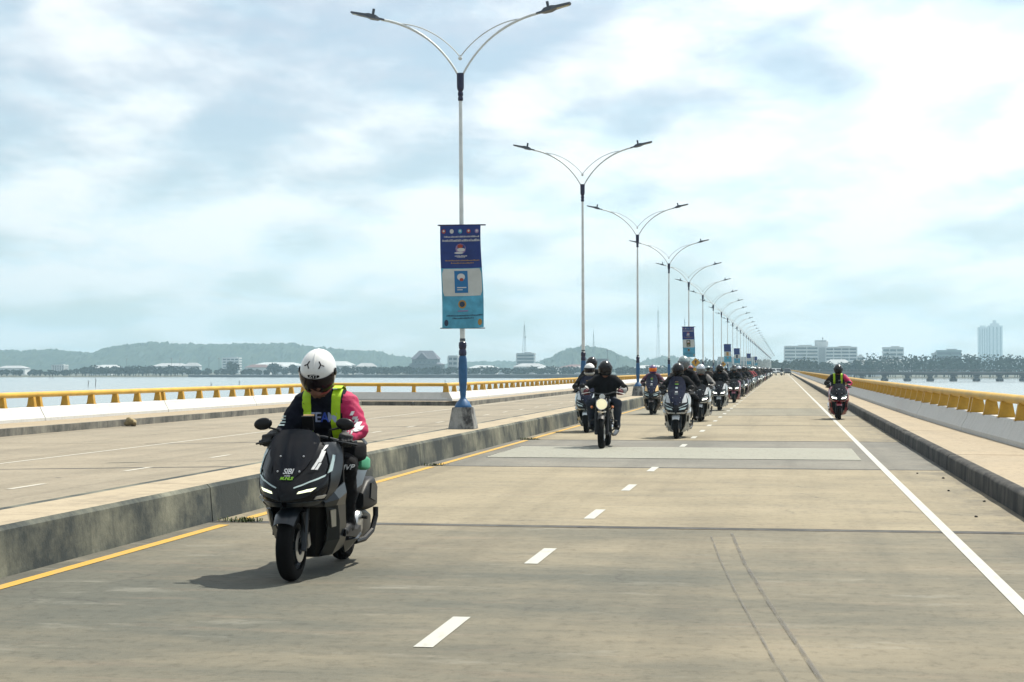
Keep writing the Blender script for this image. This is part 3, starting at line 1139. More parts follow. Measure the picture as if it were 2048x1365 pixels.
def rrect(x, z, w, h, y, r=.3, n=3):
    """rounded rectangle ring in the xz plane at y"""
    pts = []
    rr_ = min(w, h) * r
    for cx, cz, a0 in ((w - rr_, h - rr_, 0), (-w + rr_, h - rr_, 90), (-w + rr_, -h + rr_, 180), (w - rr_, -h + rr_, 270)):
        for k in range(n + 1):
            a = R(a0 + 90 * k / n)
            pts.append((x + cx + rr_ * math.cos(a), y, z + cz + rr_ * math.sin(a)))
    return pts


def scooter_parts(tall=False, hero=False, lit=True):
    """list of (key, name, parent_key, MB, material key, smooth angle)"""
    out = []

    def ad(name, mb, mat, parent=None, smooth=35, key=None):
        out.append((key or name + str(len(out)), name, parent, mb, mat, smooth))
        return out[-1][0]
    # wheels
    t, r_, d = wheel((0, .255), .255, .118, .175)
    kf = ad('front_wheel', r_, DARKM)
    ad('tyre', t, TYRE, kf)
    ad('brake_disc', d, STEEL, kf)
    t, r_, d = wheel((1.44, .245), .245, .135, .165)
    kr = ad('rear_wheel', r_, DARKM)
    ad('tyre', t, TYRE, kr)
    # fork
    for s in (1, -1):
        ad('fork_leg', MB().tube([(.088 * s, .0, .22), (.085 * s, .05, .42), (.08 * s, .14, .68)], [.026, .028, .024], 10), DARKM)
    ad('brake_caliper', MB().box((.088, .085, .29), (.04, .06, .10), (R(20), 0, 0)), STEEL)
    # mudguard: saddle over the tyre, with side skirts down the fork
    g = []
    for i in range(13):
        a = R(38 + 100 * i / 12)          # 0 = forward
        row = []
        for j in range(9):
            u = -1 + 2 * j / 8
            rad = .292 - .035 * abs(u) ** 3 - (.0 if i < 9 else .0)
            w = .080 * (0.88 + .12 * min(1, i / 3))
            row.append((u * w, -math.cos(a) * rad, .255 + math.sin(a) * rad))
        g.append(row)
    ad('front_mudguard', MB().sheet(g, .006), 'paint', smooth=50)
    for s in (1, -1):
        mbs = MB().sheet([[(.088 * s, -.02, .50), (.096 * s, .10, .50)], [(.098 * s, .0, .40), (.10 * s, .10, .42)], [(.100 * s, .02, .28), (.10 * s, .07, .28)]], .008)
        ad('fork_guard', mbs, BLACKP)
    # cowl
    g = []
    for z in np.linspace(.555, .99, 13):
        row = [cowl(-u, z) if False else None for u in ()]
        for u in np.linspace(-1, 1, 21):
            p = cowl(abs(u), z)
            row.append((p[0] * (1 if u >= 0 else -1), p[1], p[2]))
        g.append(row)
    ad('front_cowl', MB().sheet(g, .012), GLOSSB, smooth=28)
    # chin and dark throat behind the front wheel
    secs = []
    for z, hw, y0, y1 in ((.13, .10, .42, .60), (.22, .13, .36, .60), (.36, .155, .33, .56), (.50, .17, .28, .52), (.60, .19, .20, .48)):
        secs.append([(-hw, y0 + .05, z), (-hw * .6, y0, z), (hw * .6, y0, z), (hw, y0 + .05, z), (hw, y1, z), (-hw, y1, z)])
    ad('radiator_shroud', MB().loft(secs), BLACKP)
    ad('chin', MB().loft([rrect(0, .585, .12, .03, -.13, .4), rrect(0, .58, .20, .045, .02, .3), rrect(0, .58, .235, .05, .16, .3), rrect(0, .60, .25, .06, .30, .3)]), BLACKP)
    for s in (1, -1):
        def pp(c, off, **k):
            m = cowl_patch(c, off, **k)
            return m if s > 0 else m.mirror()
        ad('shoulder_panel', pp([(.84, .60), (1.0, .585), (1.0, .985), (.74, .985)], .012, nu=5, nv=9), 'paint', smooth=30)
        ad('cowl_panel', pp([(.36, .775), (.70, .80), (.74, .965), (.54, .985)], .010), 'accent' if not hero else GLOSSB)
        kh = ad('headlight', pp([(.10, .600), (.58, .628), (.80, .775), (.16, .655)], .009, nu=8), GLOSSB, smooth=50)
        ledm = (LEDG if hero else LEDW) if lit else LEDS
        ad('led', pp([(.25, .640), (.50, .657), (.57, .682), (.27, .656)] if hero else [(.20, .628), (.54, .650), (.64, .694), (.24, .662)], .018, nu=4, nv=2, th=.006), ledm, kh)
        ad('light_strip', pp([(.18, .672), (.70, .752), (.72, .768), (.17, .680)], .017, nu=8, nv=1, th=.006), LEDS, kh)
        ad('light_strip', pp([(.735, .775), (.81, .79), (.87, .895), (.83, .90)], .019, nu=2, nv=4, th=.006), LEDS, kh)
        ad('lower_lip', pp([(.05, .560), (.78, .565), (.84, .598), (.06, .588)], .010, nu=8, nv=1), 'paint')
        # faceted wing and lower leg shield
        wing = MB().sheet([[(.205 * s, .04, .60), (.275 * s, .15, .640), (.300 * s, .36, .70)],
                           [(.235 * s, .06, .565), (.305 * s, .19, .585), (.312 * s, .38, .62)],
                           [(.215 * s, .10, .530), (.275 * s, .22, .535), (.295 * s, .40, .53)]], .012 * s)
        ad('side_wing', wing, 'paint', smooth=10)
        low = MB().sheet([[(.215 * s, .15, .545), (.278 * s, .25, .54), (.292 * s, .42, .56)],
                          [(.205 * s, .24, .40), (.272 * s, .33, .41), (.285 * s, .46, .42)],
                          [(.170 * s, .33, .26), (.250 * s, .41, .27), (.268 * s, .54, .29)],
                          [(.090 * s, .42, .135), (.165 * s, .50, .14), (.215 * s, .66, .19)]], .012 * s)
        ad('leg_shield', low, 'paint', smooth=10)
        ad('vent_trim', MB().sheet([[(.232 * s, .205, .50), (.262 * s, .25, .505)], [(.226 * s, .27, .37), (.248 * s, .31, .375)]], .02 * s).shift((.006 * s, -.012, 0)), STEEL if hero else BLACKP)
        ad('inner_shield', MB().sheet([[(.29 * s, .36, .96), (.06 * s, .42, .98)], [(.29 * s, .40, .70), (.07 * s, .46, .70)], [(.28 * s, .46, .42), (.08 * s, .56, .42)]], .02 * s), BLACKP)
        ad('footboard', MB().sheet([[(.10 * s, .52, .285), (.285 * s, .46, .285)], [(.10 * s, .80, .26), (.29 * s, .78, .26)], [(.12 * s, 1.02, .27), (.26 * s, 1.02, .27)]], .05 * s), BLACKP)
        ad('under_panel', MB().sheet([[(.215 * s, .60, .24), (.20 * s, .70, .14)], [(.285 * s, .78, .25), (.19 * s, .85, .15)], [(.25 * s, 1.04, .26), (.18 * s, 1.06, .18)]], .015 * s), 'paint')
        # tail side
        tail = MB().sheet([[(.19 * s, .86, .72), (.20 * s, 1.15, .755), (.17 * s, 1.5, .83), (.09 * s, 1.82, .93)],
                           [(.225 * s, .84, .58), (.245 * s, 1.12, .63), (.20 * s, 1.48, .74), (.10 * s, 1.80, .86)],
                           [(.19 * s, .82, .42), (.205 * s, 1.06, .48), (.165 * s, 1.40, .62), (.09 * s, 1.72, .78)]], .014 * s)
        ad('tail_panel', tail, 'paint', smooth=20)
        ad('passenger_peg', MB().tube([(.17 * s, 1.12, .38), (.29 * s, 1.10, .37)], .014, 6), DARKM)
        # bars
        kh2 = ad('grip', MB().tube([(.235 * s, .385, 1.0), (.355 * s, .43, .985)], .018, 10), BLACKP)
        ad('bar_end', MB().tube([(.355 * s, .43, .985), (.375 * s, .437, .982)], .021, 8), DARKM, kh2)
        ad('lever', MB().tube([(.22 * s, .34, 1.005), (.29 * s, .325, .995), (.39 * s, .385, .975)], [.009, .008, .007], 6), DARKM)
        km = ad('mirror', MB().tube([(.185 * s, .345, 1.02), (.20 * s, .32, 1.085), (.27 * s, .315, 1.10)], .0085, 6), BLACKP)
        mh = MB().ball((0, 0, 0), (.072, .022, .046), 16, 8)
        ca, sa = math.cos(-.16 * s), math.sin(-.16 * s)
        mh.v = [(x * ca - z * sa + .315 * s, y + .315, x * sa + z * ca + 1.128) for x, y, z in mh.v]
        ad('mirror_head', mh, MIRRORB, km, smooth=60)
        ad('indicator', pp([(.60, .606), (.80, .612), (.82, .632), (.62, .624)], .014, nu=3, nv=1), STEEL)
    ad('handlebar', MB().tube([(-.25, .39, 1.0), (-.14, .36, 1.03), (0, .35, 1.035), (.14, .36, 1.03), (.25, .39, 1.0)], .013, 8), DARKM)
    ad('dashboard', MB().loft([rrect(0, .985, .15, .035, .20, .4), rrect(0, 1.01, .13, .05, .28, .4), rrect(0, 1.0, .11, .05, .38, .4)]), BLACKP)
    kp = ad('phone_holder', MB().tube([(.03, .34, 1.04), (.03, .33, 1.10)], .012, 6), BLACKP)
    ad('phone', MB().box((.03, .315, 1.135), (.085, .014, .12), (R(28), 0, R(6))), BLACKP, kp)
    if hero:
        ad('phone_edge', MB().box((.03, .34, 1.192), (.080, .018, .008), (R(28), 0, R(6))), GOLDM, kp)
    # windscreen
    ztop = 1.36 if tall else 1.085
    g = []
    nz = 9

    def scr(x, z):
        y = np.interp(z, [.70, .80, .90, 1.0, 1.10, 1.25, 1.36], [-.165, -.105, -.035, .04, .125, .22, .27])
        return float(y) + 1.6 * x * x
    for i in range(nz):
        z = .735 + (ztop - .735) * i / (nz - 1)
        q = i / (nz - 1)
        hw = (float(np.interp(z, [.735, .80, .90, 1.0, ztop - .03, ztop], [.03, .105, .165, .185, .165, .115])) if not tall else float(np.interp(z, [.735, .82, .95, 1.1, ztop - .05, ztop], [.03, .12, .18, .205, .16, .10])))
        g.append([(u * hw, scr(u * hw, z), z + (.012 * (1 - u * u) if i == nz - 1 else 0)) for u in np.linspace(-1, 1, 9)])
    ks = ad('windscreen', MB().sheet(g, .004), SCREEN_B if tall else SCREEN, smooth=50)
    for bx_, bz in ((.095, .905), (-.075, .905), (.085, .80), (-.075, .80)):
        ad('screen_bolt', MB().ball((bx_, scr(bx_, bz) - .006, bz), .0085, 8, 5), STEEL, ks)
    if hero:
        def onscreen(tm, x0, z0, off=.012):
            tm.v = [(x + x0, scr(x + x0, y + z0) - off, y + z0) for x, y, _ in tm.v]
            return tm
        ad('lettering', onscreen(text_mb('SIBI', .052, .25, .95), .005, .800), SIGNW, ks, None)
        ad('lettering', onscreen(text_mb('mobile', .016, .2), .005, .7715), SIGNW, ks, None)
        ad('lettering', onscreen(text_mb('MUNLSI', .030, .35, .9), .0, .752), SIGNG, ks, None)
        # swoosh lettering along the left cowl edge
        sw = MB()
        for (u0, z0, u1, z1, w) in ((.44, .800, .56, .875, .020), (.54, .855, .66, .935, .020), (.50, .800, .58, .845, .014), (.57, .850, .69, .925, .016), (.66, .930, .76, .965, .018)):
            sw.merge(cowl_patch([(u0, z0), (u0 + .05, z0), (u1 + .05, z1), (u1, z1)], .021, nu=1, nv=4, th=.003))
        ad('decal', sw, SIGNW, None, None)
    elif tall:
        for z, w, h, mt in ((1.25, .035, .006, INKG), (1.20, .04, .007, SIGNG), (1.12, .025, .018, LEDS), (1.03, .03, .014, SIGNW), (.985, .04, .004, LEDS)):
            st = MB().sheet([[(x, scr(x, z + dz) - .008, z + dz) for x in np.linspace(-w, w, 5)] for dz in (-h, h)], .002)
            ad('sticker', st, mt, ks)
    else:
        st = MB().sheet([[(x, scr(x, .93 + dz) - .008, .93 + dz) for x in np.linspace(-.03, .03, 4)] for dz in (-.006, .006)], .002)
        ad('sticker', st, LEDS, ks)
    # spine, seat, tail
    secs = []
    for y, hw, z0, z1 in ((.46, .09, .24, .74), (.60, .11, .22, .62), (.78, .115, .22, .60), (.90, .16, .24, .68), (1.10, .17, .34, .71)):
        secs.append(rrect(0, (z0 + z1) / 2, hw, (z1 - z0) / 2, y, .3))
    ad('spine', MB().loft(secs), BLACKP)
    secs = []
    for y, hw, z0, z1 in ((.80, .07, .66, .72), (.88, .12, .64, .755), (1.02, .15, .64, .775), (1.16, .155, .66, .785), (1.24, .15, .70, .85), (1.45, .14, .74, .875), (1.62, .10, .80, .875), (1.68, .06, .82, .87)):
        secs.append(rrect(0, (z0 + z1) / 2, hw, (z1 - z0) / 2, y, .55, 4))
    ad('seat', MB().loft(secs), SEATM, smooth=60)
    ad('tail_core', MB().loft([rrect(0, .60, .14, .12, 1.0, .3), rrect(0, .70, .13, .10, 1.35, .3), rrect(0, .82, .07, .06, 1.72, .3)]), BLACKP)
    ad('tail_light', MB().box((0, 1.80, .86), (.14, .05, .05), (R(-30), 0, 0)), P('tail_lens', (.35, .01, .01), .25))
    ad('grab_rail', MB().tube([(.14, 1.35, .86), (.15, 1.62, .93), (.08, 1.78, .96), (-.08, 1.78, .96), (-.15, 1.62, .93), (-.14, 1.35, .86)], .014, 8), DARKM)
    # power unit on the left, silencer on the right
    secs = []
    for y, z, h, hw in ((.98, .34, .09, .05), (1.15, .33, .115, .065), (1.38, .30, .115, .065), (1.56, .29, .08, .05)):
        secs.append(rrect(.155, z, hw, h, y, .5))
    ku = ad('power_unit', MB().loft(secs), DARKM)
    ad('variator_cover', MB().lathe([(.21, .10), (.235, .09), (.245, .05), (.245, 0)], (0, 1.10, .33), 'x', 20), STEEL, ku)
    secs = []
    for y, z, h, hw in ((1.14, .50, .06, .05), (1.24, .535, .115, .072), (1.42, .55, .125, .075), (1.58, .52, .09, .055)):
        secs.append(rrect(.20, z, hw, h, y, .45))
    ad('air_box', MB().loft(secs), BLACKP)
    ad('air_box_trim', MB().box((.278, 1.36, .55), (.012, .2, .12), (R(-12), 0, 0)), DARKM)
    ad('shock', MB().tube([(.15, 1.46, .30), (.14, 1.38, .62)], .035, 8), STEEL)
    ad('guard_bar', MB().tube([(.24, .92, .20), (.26, 1.12, .20), (.275, 1.32, .25), (.285, 1.40, .36), (.285, 1.40, .43)], .022, 8), BLACKP)
    ad('silencer', MB().tube([(-.19, .95, .22), (-.20, 1.10, .26), (-.215, 1.22, .32), (-.23, 1.66, .44)], [.022, .024, .058, .062], 12), STEEL)
    ad('swing_plate', MB().box((-.12, 1.2, .28), (.05, .55, .10), (R(8), 0, 0)), DARKM)
    ad('rear_mudguard', MB().sheet([[(-.07, 1.62, .52), (.07, 1.62, .52)], [(-.08, 1.78, .50), (.08, 1.78, .50)], [(-.07, 1.88, .36), (.07, 1.88, .36)]], .01), BLACKP)
    return out


def classic_parts():
    out = []

    def ad(name, mb, mat, parent=None, smooth=35, key=None):
        out.append((key or name + str(len(out)), name, parent, mb, mat, smooth))
        return out[-1][0]
    t, r_, d = wheel((0, .315), .315, .125, .225, wire=True)
    kf = ad('front_wheel', r_, STEEL)
    ad('tyre', t, TYRE, kf)
    ad('brake_disc', d, STEEL, kf)
    t, r_, d = wheel((1.40, .305), .305, .15, .22, wire=True)
    kr = ad('rear_wheel', r_, STEEL)
    ad('tyre', t, TYRE, kr)
    for s in (1, -1):
        ad('fork_leg', MB().tube([(.105 * s, 0, .28), (.105 * s, .09, .55), (.105 * s, .11, .60), (.105 * s, .24, 1.0)], [.034, .034, .027, .026], 10), BLACKP)
        ad('fork_boot', MB().tube([(.105 * s, .10, .58), (.105 * s, .155, .74)], .036, 10), BLACKP)
        ad('indicator', MB().ball((.20 * s, .13, .80), (.028, .03, .028), 10, 6), AMBER)
        ad('indicator_stalk', MB().tube([(.10 * s, .17, .80), (.19 * s, .14, .80)], .008, 6), BLACKP)
        ad('grip', MB().tube([(.27 * s, .42, 1.075), (.405 * s, .46, 1.06)], .018, 8), BLACKP)
        ad('lever', MB().tube([(.25 * s, .38, 1.08), (.33 * s, .36, 1.07), (.42 * s, .41, 1.05)], .008, 6), STEEL)
        ad('foot_peg', MB().tube([(.14 * s, .78, .36), (.28 * s, .78, .35)], .014, 6), DARKM)
        ad('side_panel', MB().sheet([[(.11 * s, .78, .66), (.13 * s, .98, .68)], [(.13 * s, .80, .52), (.13 * s, 1.0, .54)]], .02 * s), GLOSSB)
        ad('rear_shock', MB().tube([(.13 * s, 1.34, .36), (.13 * s, 1.18, .74)], .03, 8), CHROME)
        km = ad('mirror', MB().tube([(.24 * s, .39, 1.085), (.32 * s, .37, 1.16), (.38 * s, .37, 1.19)], .008, 6), BLACKP)
        mh = MB().ball((.405 * s, .37, 1.205), (.058, .016, .042), 12, 7)
        ad('mirror_head', mh, MIRRORB, km, 60)
    ad('handlebar', MB().tube([(-.28, .42, 1.075), (-.2, .37, 1.08), (-.1, .30, 1.05), (.1, .30, 1.05), (.2, .37, 1.08), (.28, .42, 1.075)], .013, 8), DARKM)
    ad('triple_clamp', MB().box((0, .235, .99), (.27, .07, .035)).box((0, .17, .80), (.26, .06, .035)), BLACKP)
    kh = ad('headlight', MB().lathe([(.02, .0), (.02, .108), (.05, .112), (.12, .10), (.18, .05), (.19, 0)], (0, .0, .86), 'y', 24), BLACKP)
    ad('headlight_rim', MB().lathe([(.0, .100), (-.008, .108), (.02, .116), (.045, .114)], (0, 0, .86), 'y', 28, closed=True), CHROME, kh)
    ad('headlight_lens', MB().lathe([(-.012, 0), (-.006, .06), (.006, .100)], (0, 0, .86), 'y', 24), P('headlight_warm', (.9, .82, .55), .2, emit=.3), kh)
    ad('badge', MB().sheet([[(-.09, .02, .722), (-.05, .01, .725), (0, .005, .712), (.05, .01, .725), (.09, .02, .722)], [(-.08, .02, .702), (-.04, .01, .695), (0, .005, .685), (.04, .01, .695), (.08, .02, .702)]], .01), CHROME)
    ad('gauge', MB().lathe([(0, .055), (.05, .05), (.06, .03)], (0, .16, 1.0), 'y', 18), CHROME)
    g = []
    for i in range(11):
        a = R(52 + 80 * i / 10)
        g.append([(u * .062, -math.cos(a) * (.345 - .03 * u * u), .315 + math.sin(a) * (.345 - .03 * u * u)) for u in np.linspace(-1, 1, 7)])
    ad('front_mudguard', MB().sheet(g, .005), BLACKP, smooth=50)
    secs = []
    for y, hw, z0, z1 in ((.34, .06, .80, .90), (.42, .13, .74, .965), (.55, .16, .73, .985), (.70, .14, .74, .95), (.82, .08, .76, .86)):
        secs.append(rrect(0, (z0 + z1) / 2, hw, (z1 - z0) / 2, y, .8, 5))
    kt = ad('fuel_tank', MB().loft(secs), PAINT['black'], smooth=60)
    ad('filler_cap', MB().lathe([(.0, .035), (.02, .032), (.024, 0)], (0, .55, .985), 'z', 14), CHROME, kt)
    secs = []
    for y, hw, z0, z1 in ((.78, .09, .75, .82), (.90, .13, .73, .81), (1.15, .135, .74, .82), (1.45, .11, .76, .84), (1.55, .06, .78, .83)):
        secs.append(rrect(0, (z0 + z1) / 2, hw, (z1 - z0) / 2, y, .6, 4))
    ad('seat', MB().loft(secs), SEATM, smooth=60)
    ke = ad('engine', MB().loft([rrect(0, .42, .13, .10, .52, .4), rrect(0, .42, .16, .14, .70, .4), rrect(0, .42, .14, .12, .92, .4)]), DARKM)
    cyl = MB()
    for i in range(9):
        cyl.box((0, .58 - i * .004, .55 + i * .022), (.20, .17, .010))
    ad('cylinder_fins', cyl, STEEL, ke)
    ad('clutch_cover', MB().lathe([(.15, .085), (.175, .08), (.18, 0)], (0, .74, .40), 'x', 18), CHROME, ke)
    ad('frame', MB().tube([(0, .26, .92), (0, .36, .55), (0, .48, .30), (0, .9, .26)], .022, 8).tube([(0, .28, .93), (0, .8, .74), (0, 1.5, .76)], .022, 8), BLACKP)
    for s in (1, -1):
        ad('swingarm', MB().tube([(.11 * s, .90, .34), (.11 * s, 1.40, .305)], .02, 6), BLACKP)
    ad('exhaust', MB().tube([(.05, .50, .66), (.12, .42, .55), (.15, .46, .30), (.17, .70, .24), (.19, 1.0, .25), (.20, 1.5, .30)], [.02, .02, .02, .022, .04, .045], 10), DARKM)
    ad('crash_bar', MB().tube([(.03, .40, .60), (.26, .46, .52), (.26, .50, .38), (.05, .48, .30)], .012, 6), BLACKP)
    ad('crash_bar', MB().tube([(-.03, .40, .60), (-.26, .46, .52), (-.26, .50, .38), (-.05, .48, .30)], .012, 6), BLACKP)
    ad('rear_mudguard', MB().sheet([[(-.08, 1.3, .70), (.08, 1.3, .70)], [(-.08, 1.6, .66), (.08, 1.6, .66)], [(-.08, 1.74, .5), (.08, 1.74, .5)]], .008), BLACKP)
    ad('tail_light', MB().box((0, 1.66, .72), (.1, .05, .06)), MATS['tail_lens'])
    return out


class Kind:
    def __init__(s, parts):
        s.parts = []
        s.pm = []
        for key, name, parent, mb, mat, smooth in parts:
            ph = PAINT['white'] if isinstance(mat, str) else mat
            s.parts.append((key, name, parent, mb.mesh(name, [ph], smooth), mat))
        lodm = MB()
        slots = []
        for key, name, parent, mb, mat, smooth in parts:
            if mat not in slots:
                slots.append(mat)
            lodm.merge(mb, slots.index(mat))
        s.slots = slots
        s.lod = lodm.mesh('lod', [PAINT['white'] if isinstance(q, str) else q for q in slots], 30)

    def make(s, name, loc, paint, accent=None, lod=False, rot=(0, 0, 0)):
        res = {'paint': paint, 'accent': accent or GLOSSB}
        if lod:
            o = link(name, s.lod, None, loc, rot)
            for i, q in enumerate(s.slots):
                if isinstance(q, str):
                    o.material_slots[i].link = 'OBJECT'
                    o.material_slots[i].material = res[q]
            return o
        root = empty(name, loc, rot)
        done = {}
        for key, nm, parent, me, mat in s.parts:
            o = link(nm, me, done[parent] if parent else root)
            done[key] = o
            if isinstance(mat, str):
                o.material_slots[0].link = 'OBJECT'
                o.material_slots[0].material = res[mat]
        return root

# ================================================================== riders
def surface_nets(fn, lo, hi, h):
    lo = np.array(lo, dtype=np.float32)
    n = np.ceil((np.array(hi) - lo) / h).astype(int) + 1
    ax = [lo[i] + h * np.arange(n[i], dtype=np.float32) for i in range(3)]
    X, Y, Z = np.meshgrid(*ax, indexing='ij')
    F = fn(np.stack([X, Y, Z], -1).reshape(-1, 3)).reshape(n)
    ins = F < 0
    nx, ny, nz = n
    corner = [(i, j, k) for i in (0, 1) for j in (0, 1) for k in (0, 1)]
    cnt = sum(ins[i:nx - 1 + i, j:ny - 1 + j, k:nz - 1 + k].astype(int) for i, j, k in corner)
    act = (cnt > 0) & (cnt < 8)
    idx = -np.ones(act.shape, dtype=int)
    cells = np.argwhere(act)
    idx[act] = np.arange(len(cells))
    acc = np.zeros((len(cells), 3))
    num = np.zeros(len(cells))
    for a in corner:
        for d in range(3):
            if a[d]:
                continue
            b = list(a)
            b[d] = 1
            fa = F[cells[:, 0] + a[0], cells[:, 1] + a[1], cells[:, 2] + a[2]]
            fb = F[cells[:, 0] + b[0], cells[:, 1] + b[1], cells[:, 2] + b[2]]
            x = (fa < 0) != (fb < 0)
            t = np.where(x, fa / np.where(np.abs(fa - fb) < 1e-9, 1, fa - fb), 0)
            p = np.tile(np.array(a, float), (len(cells), 1))
            p[:, d] += t
            acc[x] += p[x]
            num[x] += 1
    V = lo + h * (cells + acc / np.maximum(num, 1)[:, None])
    faces = []
    for d in range(3):
        u, v = (d + 1) % 3, (d + 2) % 3
        sl = [slice(None)] * 3
        s0, s1 = list(sl), list(sl)
        s0[d] = slice(0, n[d] - 1)
        s1[d] = slice(1, n[d])
        ch = ins[tuple(s0)] != ins[tuple(s1)]
        e = np.argwhere(ch)
        e = e[(e[:, u] > 0) & (e[:, v] > 0) & (e[:, u] < n[u] - 1) & (e[:, v] < n[v] - 1)]
        inside_first = ins[e[:, 0], e[:, 1], e[:, 2]]

        def cid(du, dv):
            c = e.copy()
            c[:, u] += du
            c[:, v] += dv
            return idx[c[:, 0], c[:, 1], c[:, 2]]
        q = np.stack([cid(-1, -1), cid(0, -1), cid(0, 0), cid(-1, 0)], 1)
        q[~inside_first] = q[~inside_first][:, ::-1]
        faces.append(q)
    return V, np.concatenate(faces)


class Body:
    def __init__(s, prims, k=0.018, wr=0.0):
        """prims: (a, b, ra, rb, material index)"""
        s.p = [(np.array(a, np.float32), np.array(b, np.float32), ra, rb, m) for a, b, ra, rb, m in prims]
        s.k = k
        s.wr = wr

    def each(s, q, only=None):
        out = []
        for a, b, ra, rb, m in s.p:
            if only is not None and m not in only:
                continue
            ab = b - a
            l2 = float(ab @ ab) + 1e-9
            t = np.clip(((q - a) @ ab) / l2, 0, 1)
            d = np.linalg.norm(q - (a + t[:, None] * ab), axis=1) - (ra + (rb - ra) * t)
            out.append(d)
        return np.stack(out)

    def __call__(s, q, only=None):
        D = s.each(q, only)
        m = D.min(0)
        r = m - s.k * np.log(np.exp(-(D - m) / s.k).sum(0))
        if s.wr:
            w = np.sin(q[:, 2] * 95 + np.sin(q[:, 0] * 40) * 2.2 + q[:, 1] * 30) * np.sin(q[:, 0] * 55 + q[:, 2] * 30) + .6 * np.sin(q[:, 2] * 43 - q[:, 1] * 60 + q[:, 0] * 20)
            r = r + s.wr * w
        return r

    def mesh(s, name, h, mats):
        pts = np.array([p[i] for p in s.p for i in (0, 1)])
        V, Fc = surface_nets(s, pts.min(0) - .22, pts.max(0) + .22, h)
        me = bpy.data.meshes.new(name)
        me.from_pydata([tuple(v) for v in V], [], [tuple(f) for f in Fc])
        cen = V[Fc].mean(1).astype(np.float32)
        mi = np.array([p[4] for p in s.p])[s.each(cen).argmin(0)]
        for m in mats:
            me.materials.append(m)
        me.polygons.foreach_set('material_index', mi.tolist())
        me.polygons.foreach_set('use_smooth', [True] * len(me.polygons))
        me.update()
        return me

    def front(s, x, z, y0, y1, only=None, off=0.01):
        """y of the surface met when coming from y0 towards y1"""
        ys = np.linspace(y0, y1, 160, dtype=np.float32)
        q = np.stack([np.full_like(ys, x), ys, np.full_like(ys, z)], 1)
        d = s(q, only)
        hit = np.nonzero(d < off)[0]
        return float(ys[hit[0]]) if len(hit) else None


# material index: 0 torso, 1 left sleeve, 2 right sleeve, 3 trousers, 4 shoes, 5 skin
def rider_prims(hip=(0, .98, .86), chest=(0, .80, 1.20), neck=(0, .72, 1.38), head=(0, .66, 1.50), sh_w=.185, sh=(.76, 1.315), hands=((.30, .42, 1.02), (-.30, .42, 1.02)),
                elbows=((.36, .66, 1.10), (-.36, .66, 1.10)), knees=((.235, .54, .80), (-.235, .54, .80)), ankles=((.215, .66, .39), (-.215, .66, .39)), toes=((.235, .47, .325), (-.235, .47, .325)), bulk=1.0):
    pr = []
    b = bulk
    hip, chest = Vector(hip), Vector(chest)
    shz = Vector((chest.x, sh[0], sh[1]))
    mid = (hip + chest) / 2
    for s in (1, -1):
        pr.append((tuple(hip + Vector((.085 * s, 0, -.01))), tuple(mid + Vector((.085 * s, -.01, 0))), .125 * b, .120 * b, 0))
        pr.append((tuple(mid + Vector((.085 * s, -.01, 0))), tuple(chest + Vector((.095 * s, -.005, 0))), .120 * b, .122 * b, 0))
        pr.append((tuple(chest + Vector((.095 * s, 0, 0))), tuple(shz + Vector((.11 * s, .01, -.02))), .118 * b, .085 * b, 0))
    pr.append((tuple(shz + Vector((-.13, .01, -.015))), tuple(shz + Vector((.13, .01, -.015))), .075 * b, .075 * b, 0))
    pr.append((tuple(shz + Vector((0, 0, .0))), neck, .085, .06, 0))
    pr.append((neck, tuple(Vector(head) + Vector((0, .015, -.06))), .056, .06, 5))
    h = Vector(head)
    pr.append((tuple(h + Vector((0, .02, .03))), tuple(h + Vector((0, -.005, -.02))), .098, .085, 5))
    pr.append((tuple(h + Vector((0, -.02, -.04))), tuple(h + Vector((0, -.05, -.10))), .065, .042, 5))          # jaw
    pr.append((tuple(h + Vector((0, -.092, .0))), tuple(h + Vector((0, -.115, -.035))), .010, .015, 5))         # nose
    pr.append((tuple(h + Vector((-.03, -.10, -.075))), tuple(h + Vector((.03, -.10, -.075))), .011, .011, 5))   # lips
    pr.append((tuple(h + Vector((-.05, -.085, .03))), tuple(h + Vector((.05, -.085, .03))), .014, .014, 5))     # brow
    for i, s in enumerate((1, -1)):
        S = shz + Vector((sh_w * s, .01, -.03))
        E, Hn = Vector(elbows[i]), Vector(hands[i])
        m = 1 + i
        pr.append((tuple(S), tuple((S + E) / 2), .082 * b, .072 * b, m))
        pr.append((tuple((S + E) / 2), tuple(E), .070 * b, .060 * b, m))
        W = E + (Hn - E) * .86
        pr.append((tuple(E), tuple(W), .058 * b, .040 * b, m))
        pr.append((tuple(W), tuple(Hn), .036, .030, m))
        K, A, T = Vector(knees[i]), Vector(ankles[i]), Vector(toes[i])
        Hp = hip + Vector((.10 * s, 0, -.02))
        pr.append((tuple(Hp), tuple((Hp + K) / 2), .112 * b, .096 * b, 3))
        pr.append((tuple((Hp + K) / 2), tuple(K), .094 * b, .076 * b, 3))
        pr.append((tuple(K), tuple(K * .55 + A * .45 + Vector((0, .012, 0))), .074 * b, .070 * b, 3))
        pr.append((tuple(K * .55 + A * .45 + Vector((0, .012, 0))), tuple(A), .068 * b, .058 * b, 3))
        pr.append((tuple(A + Vector((0, .03, -.02))), tuple(A + Vector((0, -.01, -.045))), .050, .046, 4))
        pr.append((tuple(A + Vector((0, -.0, -.05))), tuple(T), .046, .036, 4))
    return pr


